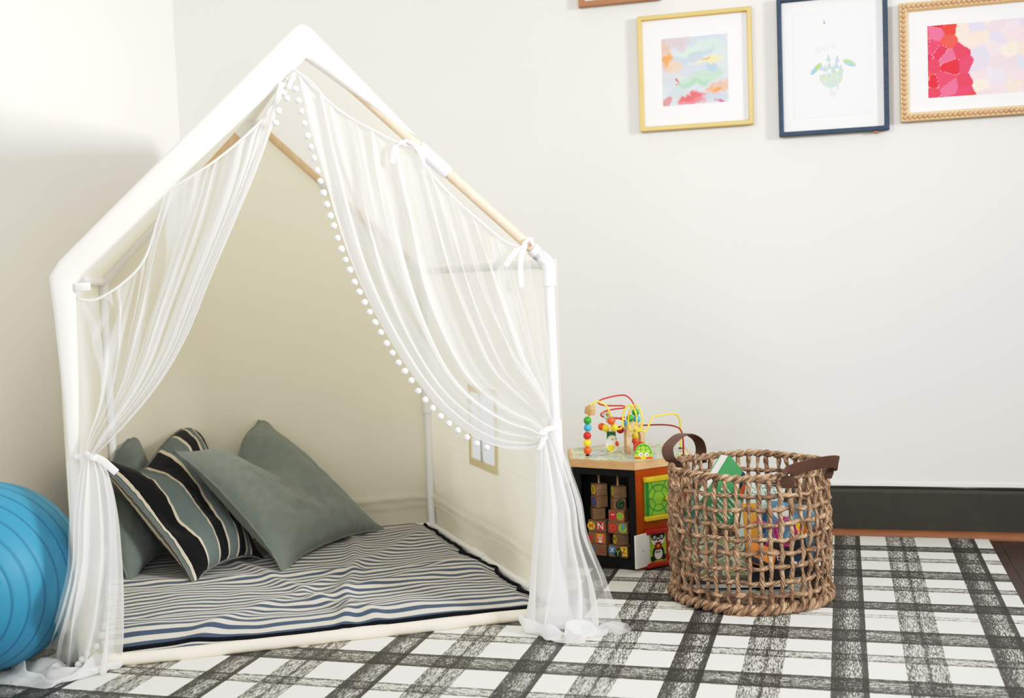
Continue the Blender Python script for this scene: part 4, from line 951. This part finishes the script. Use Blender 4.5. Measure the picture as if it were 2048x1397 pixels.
# ------------------------------------------------------------------ woven basket
BC = V((-.243, 3.045, FZ)); RB0, HB = .197, .335
bas = thing('woven_basket', BC, 'open-weave water-hyacinth basket with brown leather handles, holding books', 'basket')
def weave_mat():
    m = mat('twisted_hyacinth', (.36, .205, .115), .65, 0, .35); nt = m.node_tree; N = nt.nodes.new; L = nt.links.new; b = nt.nodes['Principled BSDF']
    tc = N('ShaderNodeTexCoord'); n = N('ShaderNodeTexNoise'); n.inputs['Scale'].default_value = 34; n.inputs['Detail'].default_value = 4; L(tc.outputs['Object'], n.inputs[0])
    uv = N('ShaderNodeUVMap'); mp = N('ShaderNodeMapping'); mp.inputs['Scale'].default_value = (2.0, 34, 1); L(uv.outputs[0], mp.inputs[0])
    sx = N('ShaderNodeSeparateXYZ'); L(mp.outputs[0], sx.inputs[0]); ad = N('ShaderNodeMath'); ad.operation = 'ADD'; L(sx.outputs[0], ad.inputs[0]); L(sx.outputs[1], ad.inputs[1])
    cb_ = N('ShaderNodeCombineXYZ'); L(ad.outputs[0], cb_.inputs[0]); n3 = N('ShaderNodeTexNoise'); n3.inputs['Scale'].default_value = 5; n3.inputs['Detail'].default_value = 3; n3.noise_dimensions = '1D'; L(ad.outputs[0], n3.inputs['W'])
    fr = N('ShaderNodeMath'); fr.operation = 'PINGPONG'; fr.inputs[1].default_value = 1; L(ad.outputs[0], fr.inputs[0])
    rp = N('ShaderNodeValToRGB'); rp.color_ramp.elements[0].position = .38; rp.color_ramp.elements[1].position = .62; rp.color_ramp.elements[0].color = (.105, .060, .037, 1); rp.color_ramp.elements[1].color = (.60, .43, .29, 1)
    e = rp.color_ramp.elements.new(.5); e.color = (.29, .182, .112, 1)
    mixn = N('ShaderNodeMath'); mixn.operation = 'MULTIPLY_ADD'; mixn.inputs[1].default_value = .55; L(n3.outputs[0], mixn.inputs[0]); 
    h2 = N('ShaderNodeMath'); h2.operation = 'MULTIPLY'; h2.inputs[1].default_value = .45; L(n.outputs[0], h2.inputs[0]); L(h2.outputs[0], mixn.inputs[2]); L(mixn.outputs[0], rp.inputs[0])
    mr = N('ShaderNodeMapRange'); mr.inputs[1].default_value = 0; mr.inputs[2].default_value = .16; mr.inputs[3].default_value = .55; mr.inputs[4].default_value = 1; L(fr.outputs[0], mr.inputs[0])
    mx = N('ShaderNodeMix'); mx.data_type = 'RGBA'; mx.blend_type = 'MULTIPLY'; mx.inputs[0].default_value = 1; L(rp.outputs[0], mx.inputs[6]); L(mr.outputs[0], mx.inputs[7]); L(mx.outputs[2], b.inputs['Base Color'])
    bp = N('ShaderNodeBump'); bp.inputs['Strength'].default_value = .5; bp.inputs['Distance'].default_value = .002; L(n3.outputs[0], bp.inputs['Height']); L(bp.outputs[0], b.inputs['Normal']); return m
M_weave = weave_mat()
def brad(z): t = z/HB; return RB0*(.985+.03*math.sin(PI*t)+.0*t)
NS = 46; wv = MB(); rng = random.Random(3)
jit = [rng.uniform(-.012, .012) for _ in range(NS)]
ZR = [.045+.0352*i for i in range(8)]
for k in range(NS):
    th = 2*PI*k/NS+jit[k]; pts = []; r_ = rng.uniform(.0048, .0062); lean = rng.uniform(-.03, .03)
    for j in range(25):
        z = .012+(HB-.018)*j/24; row = (z-ZR[0])/.0352; ph = math.cos(PI*row)*(1 if k % 2 else -1)
        tt = th+lean*(j/24-.5)+.004*math.sin(j*1.3+k); rr = brad(z)+.0038*ph
        pts.append(BC+V((rr*math.cos(tt), rr*math.sin(tt), z)))
    wv.tube(pts, [r_*(1+.16*math.sin(j*.9+k*2)) for j in range(25)], 8, twist=90*(1 if k % 3 else -1), ell=.22)
for i, zr in enumerate(ZR):
    pts, rad = [], []; M_ = 220; r_ = .0053
    for q in range(M_):
        t = 2*PI*q/M_; ph = -math.cos(NS/2*t+0*PI)*(1 if i % 2 else -1); rr = brad(zr)+.0046*ph
        pts.append(BC+V((rr*math.cos(t), rr*math.sin(t), zr+.0022*math.sin(3*t+i*2)+.0018*math.sin(11*t+i)))); rad.append(r_*(1+.22*nz(q*.13, i*3)))
    wv.tube(pts, rad, 8, closed=True, twist=85, ell=.2)
wv.build('woven_wall', M_weave, bas)
def rope(mb, R, z, r, nstr, turns, M_=420, jz=.002):
    for s_ in range(nstr):
        pts = []
        for q in range(M_):
            t = 2*PI*q/M_; a = turns*t+2*PI*s_/nstr; pts.append(BC+V(((R+r*.62*math.cos(a))*math.cos(t), (R+r*.62*math.cos(a))*math.sin(t), z+r*.62*math.sin(a)+jz*math.sin(5*t))))
        mb.tube(pts, [r*.66*(1+.15*nz(q*.21, s_*5)) for q in range(M_)], 8, closed=True)
mb = MB(); rope(mb, brad(HB), HB, .0085, 2, 24); mb.build('rim', M_weave, bas)['label'] = 'twisted rope rim'
mb = MB(); rope(mb, RB0+.002, .0135, .0125, 2, 22)
mb.build('base_ring', M_weave, bas)
mb = MB()
for k in range(9):
    rr = .19-.021*k; mb.tube([BC+V((rr*math.cos(2*PI*q/60), rr*math.sin(2*PI*q/60), .010)) for q in range(60)], .0095, 8, closed=True)
mb.build('base', M_weave, bas)
def ang(x, y, z=HB+FZ): p = fl(x, y, z)-BC; return math.atan2(p.y, p.x)
def handle(a0, a1, top, lean_pts):
    """leather strap: foot inside/over the rim at a0 and a1, arch through lean_pts"""
    f0 = BC+V((brad(HB)*math.cos(a0), brad(HB)*math.sin(a0), 0)); f1 = BC+V((brad(HB)*math.cos(a1), brad(HB)*math.sin(a1), 0))
    wd = (lean_pts[len(lean_pts)//2]-(f0+f1)/2); n0 = V((math.cos((a0+a1)/2), math.sin((a0+a1)/2), 0))
    pts = [f0+n0*.016+V((0, 0, HB-.022)), f0+n0*.018+V((0, 0, HB+.004))]+lean_pts+[f1+n0*.018+V((0, 0, HB+.004)), f1+n0*.016+V((0, 0, HB-.022))]
    chord = (f1-f0).normalized()
    return pts, n0, chord
def strap(pts, wdir, name='handle'):
    pts = spline(pts, 48); mb = MB(); vs = []; n = len(pts)
    mb.tube(pts, .01, 12, flat=(.033, .0035, tuple(wdir))); return mb.build(name, M_leather, bas, angle=50)
# left handle standing up, right handle flopped outwards
def rimp(a, out=0., dz=0.): return BC+V(((brad(HB)+out)*math.cos(a), (brad(HB)+out)*math.sin(a), HB+dz))
aL0, aL1 = ang(1357, 932), ang(1424, 916)
if aL1 < 0: aL1 += 2*PI
if aL0 < 0: aL0 += 2*PI
am = (aL0+aL1)/2; nL = V((math.cos(am), math.sin(am), 0)); cL = (rimp(aL1)-rimp(aL0)).normalized()
mid = (rimp(aL0)+rimp(aL1))/2; half = (rimp(aL1)-rimp(aL0)).length/2
pl = [rimp(aL0, -.010, -.018), rimp(aL0, -.014, .004), rimp(aL0, .0, .022)-cL*.008, mid-cL*half*.95+nL*.012+V((0, 0, .046)), mid-cL*half*.45+nL*.014+V((0, 0, .064)), mid+nL*.014+V((0, 0, .070)), mid+cL*half*.45+nL*.014+V((0, 0, .064)), mid+cL*half*.9+nL*.012+V((0, 0, .044)), rimp(aL1, .013, .018), rimp(aL1, .016, -.002), rimp(aL1, .010, -.022)]
h1 = strap(pl, nL); h1['label'] = 'leather handle at left, standing up'
aR0, aR1 = ang(1580, 958), ang(1646, 938)
amr = (aR0+aR1)/2; nR = V((math.cos(amr), math.sin(amr), 0)); cR = (rimp(aR1)-rimp(aR0)).normalized(); midR = (rimp(aR0)+rimp(aR1))/2; hR = (rimp(aR1)-rimp(aR0)).length/2
wR = (nR*.35-V((0, 0, .9))).normalized()
pr_ = [rimp(aR0, .012, -.024), rimp(aR0, .016, .0), rimp(aR0, .018, .014), midR-cR*hR*.7+nR*.040+V((0, 0, .026)), midR-cR*hR*.2+nR*.058+V((0, 0, .032)), midR+cR*hR*.4+nR*.060+V((0, 0, .030)), midR+cR*hR*.95+nR*.046+V((0, 0, .020)), rimp(aR1, .022, .008), rimp(aR1, .016, -.006), rimp(aR1, .011, -.024)]
h2 = MB().tube(spline(pr_, 48), .01, 12, flat=(.032, .0035, tuple((nR*.25+V((0, 0, 1))).normalized()))).build('handle', M_leather, bas, angle=50); h2['label'] = 'leather handle at right, flopped outwards'
for h_, p, n_ in ((h1, rimp(aL1, .020, .012), nL), (h1, rimp(aL0, -.012, .010), nL), (h2, rimp(aR0, .0215, .008), nR)):
    MB().ball(p, .0035, 0, 12, 8).build('rivet', M_metal, h_)

# ------------------------------------------------------------------ books and things in the basket
def book(label, c, w, h, t, M, cover, art=None, name='board_book', cat='book', text=None, side=-1):
    """c centre; M columns: x width, y height, z thickness (front cover towards +z)"""
    c = V(c); root = thing(name, c, label, cat, 'books in the basket'); ct = .0022
    mb = MB().box(c+M@V((0, 0, t/2-ct/2)), (w, h, ct), M).box(c+M@V((0, 0, -t/2+ct/2)), (w, h, ct), M).box(c+M@V((side*(w/2-ct/2), 0, 0)), (ct, h, t-2*ct), M)
    cv = mb.build('cover', cover, root, False)
    MB().box(c+M@V((-side*ct/2, 0, 0)), (w-ct-.003, h-.005, t-2*ct), M).build('pages', M_page, root, False)
    if art:
        MB().grid(lambda u, v: c+M@V((lerp(-w/2+.001, w/2-.001, u), lerp(-h/2+.001, h/2-.001, v), t/2+.0005)), 60, 60, 0, art).build('cover_print', M_gloss, cv, False, True)
    if text:
        tm = MB(); text_into(tm, text[0], text[1], c+M@V((text[2], text[3], t/2)), M, .0009); tm.build('title', pr['white'], cv, False)
    return root
def ori(xd, yd): return frame(xd, yd)
def cm(name, col): return mat('cover_'+name, col, .35, 0, .45)
zb = FZ+.021
tc_ = lambda x, y, Y: at(x, y, Y)
toc = V((.07, -.99, 0)).normalized(); rgt = V((.99, .07, 0))
# flat books on the bottom
def pale(u, v): return hx('#4f9a4a') if Ef(u, v, .6, .1, .05, .12) else hx('#d7dacd')
book('pale picture book with a green leaf lying flat at the basket bottom', BC+V((.01, .0, .028)), .27, .20, .012, ori((.99, -.06, 0), (.06, .99, 0)), cm('pale', '#d3d6ca'), pale)
book('dark purple book lying flat on the pale one', BC+V((-.035, .0, .046)), .24, .20, .016, ori((.98, .15, .02), (-.15, .98, 0)), cm('purple', '#231a3c'))
def darkbook(u, v):
    c = hx('#15171f')
    if Ef(u, v, .8, .35, .12, .25): c = hx('#25405a')
    if Ef(u, v, .76, .3, .03, .06) or Ef(u, v, .86, .3, .03, .06): c = hx('#e9e4de')
    return c
book('black book titled in white letters leaning low at the right', BC+V((.075, -.062, .108)), .15, .10, .014, ori((.97, .2, .1), (-.1, .55, .83)), cm('black', '#14161c'), darkbook, text=('polar b', .022, -.025, .0))
def marsh(u, v): n = nz(u*8, v*8); return hx('#8f9a6a') if n > .15 else (hx('#c9c6b4') if n > -.1 else hx('#6f6a58'))
book('muted green picture book slanting low at the left', BC+V((-.078, -.055, .104)), .16, .12, .012, ori((.98, .1, .05), (-.08, .75, .65)), cm('muted', '#a7a58e'), marsh)
# green book standing up, a corner above the rim
def greenbook(u, v):
    g, d = hx('#4a8a5c'), hx('#35704a'); c = g
    if .60 < u+.4*(v-.8) < .72 and v > .72: c = hx('#2c3350')
    if Ef(u, v, .85, .78, .13, .16): c = hx('#ea7a3c')
    if Ef(u, v, .98, .66, .06, .1): c = hx('#c98d62')
    if Ef(u, v, .75, .92, .1, .06): c = hx('#2c3350')
    if v < .55 and .25 < u < .9 and int(v*34) % 3 == 0 and nz(u*40, int(v*34)) > -.15: c = hx('#d9e6d4')
    if Ef(u, v, .9, .5, .12, .09): c = hx('#dfe6dd')
    return c
gh, gz = V((.62, .78, 0)).normalized(), V((0, 0, 1)); GM = frame((gh-gz), (gh+gz))
gc = at(1450, 909, 3.06)+GM@V((.13/2, -.15/2, 0)); book('green board book standing tilted, its corner rising above the rim', gc, .13, .15, .030, GM, cm('green', '#478a5a'), greenbook, side=1)
def minty(u, v):
    c = hx('#cfdcd2')
    if Ef(u, v, .5, .35, .3, .2): c = hx('#4d7fa8')
    if v > .7 and nz(u*20, v*30) > .1: c = hx('#7d8f84')
    return c
book('mint and white picture book standing behind the yellow one', at(1522, 1028, 3.07), .10, .15, .010, ori((.96, .15, -.2), (.2, .2, .95)), cm('mint', '#c9d8cd'), minty)
def ribbed(u, v): return hx('#d59a3c') if int(u*26) % 2 else hx('#e2ad52')
book('yellow-orange ribbed book standing upright mid basket', at(1502, 1062, 2.965), .034, .135, .02, ori((1, .1, .06), (-.04, .1, 1)), cm('amber', '#d29a3e'), ribbed)
def blue(u, v):
    c = hx('#6589a2'); n = nz(u*9, v*9)
    if Ef(u, v, .28, .84, .16, .1): c = hx('#e9e2da')
    if Ef(u, v, .72, .66, .16, .13): c = hx('#f0cf3a')
    if Ef(u, v, .74, .62, .09, .08): c = hx('#d97a2c')
    if Ef(u, v, .5, .9, .05, .05): c = hx('#e6e06a')
    if c == hx('#6589a2') and n > .2: c = hx('#86a8bc')
    if v < .25 and n < -.1: c = hx('#527a95')
    return c
book('blue board book with yellow and white pictures leaning at right', at(1580, 1072, 3.04), .125, .165, .016, ori((.97, .12, -.12), (.10, .25, .95)), cm('blue', '#6589a2'), blue)
book('orange and navy book slanting under the pink rings', at(1522, 1112, 2.925), .07, .05, .012, ori((.93, .1, -.3), (.25, .5, .83)), cm('orange', '#dd8b3e'), lambda u, v: hx('#e0903c') if v > .35-.2*u else hx('#1c2238'))
M_pink = mat('pink_plastic', '#cf4a92', .3, 0, .5)
def ringtoy(label, x, y, Y, rx, ry, seed):
    c = at(x, y, Y); root = thing('pink_ring_toy', c, label, 'toy', 'pink toys in the basket'); mb = MB(); rr_ = random.Random(seed)
    for k in range(4):
        ph = rr_.random()*6; a_, b_ = rr_.uniform(.9, 1.05), rr_.uniform(.9, 1.08)
        mb.tube([c+V((rx*a_*math.cos(t)+.003*math.sin(3*t+ph), .006*math.sin(2*t+ph)+.003*k, ry*b_*math.sin(t)+.003*math.cos(4*t+ph))) for t in [2*PI*i/50 for i in range(50)]], .0021, 6, closed=True)
    mb.build('twisted_loops', M_pink, root)
ringtoy('bright pink twisted-loop ring toy, the left one in the basket', 1517, 1072, 2.955, .029, .036, 4)
ringtoy('bright pink twisted-loop ring toy, the right one in the basket', 1571, 1066, 2.945, .024, .034, 8)
book('teal and white book standing at the left side of the basket', at(1392, 1040, 3.08), .07, .13, .012, ori((.80, -.55, -.1), (.05, .1, 1)), cm('teal', '#6fa39b'), lambda u, v: hx('#d9d6c8') if nz(u*6, v*9, 3) > .05 else hx('#5f9a93'))

# ------------------------------------------------------------------ light, world, camera
w = bpy.data.worlds.new('soft_daylight'); scn.world = w; w.use_nodes = True
w.node_tree.nodes['Background'].inputs[0].default_value = (1, .99, .965, 1); w.node_tree.nodes['Background'].inputs[1].default_value = .90
def area(name, loc, tgt, sx_, sy_, power, col=(1, 1, 1)):
    l = bpy.data.lights.new(name, 'AREA'); l.shape = 'RECTANGLE'; l.size = sx_; l.size_y = sy_; l.energy = power; l.color = col
    o = bpy.data.objects.new(name, l); COL.objects.link(o); o.location = loc; o.rotation_euler = (V(tgt)-V(loc)).to_track_quat('-Z', 'Y').to_euler(); return o
wl = area('window_light', (3.0, 1.5, 1.80), (-2.28, 3.1, 1.35), .7, .7, 27, (1, .99, .975)); wl.data.spread = math.radians(60)
area('bounce_fill', (.6, -.9, 2.5), (-.4, 3.3, .6), 2.6, 1.8, 26, (1, .99, .98))  # added unseen fill standing in for ceiling bounce on floor and back wall
ll = area('left_window', (-1.7, .4, 2.0), (1.5, 3.78, .95), .6, .8, 9, (.98, .99, 1)); ll.data.spread = math.radians(62)
cam = bpy.data.cameras.new('camera'); co = bpy.data.objects.new('camera', cam); COL.objects.link(co)
R3 = Matrix((RT, UP, -FW)).transposed(); co.matrix_world = Matrix.Translation(CAM) @ R3.to_4x4()
cam.sensor_width = 36; cam.sensor_fit = 'HORIZONTAL'; cam.lens = FPX*36/2048; cam.clip_start = .05
cam.dof.use_dof = True; cam.dof.focus_distance = 2.95; cam.dof.aperture_fstop = 3.5
scn.camera = co
scn.view_settings.view_transform = 'Standard'; scn.view_settings.look = 'None'; scn.view_settings.exposure = -0.03
vs_ = scn.view_settings; vs_.use_curve_mapping = True; cmap = vs_.curve_mapping; cmap.use_clip = False; cc_ = cmap.curves[3]
for x_, y_ in ((.10, .092), (.35, .41), (.60, .685), (.85, .82)): cc_.points.new(x_, y_)
cc_.points[0].location = (0, 0); cc_.points[-1].location = (1.0, .90); cmap.update()
scn.cycles.transparent_max_bounces = 40; scn.cycles.max_bounces = 12; scn.cycles.transmission_bounces = 8
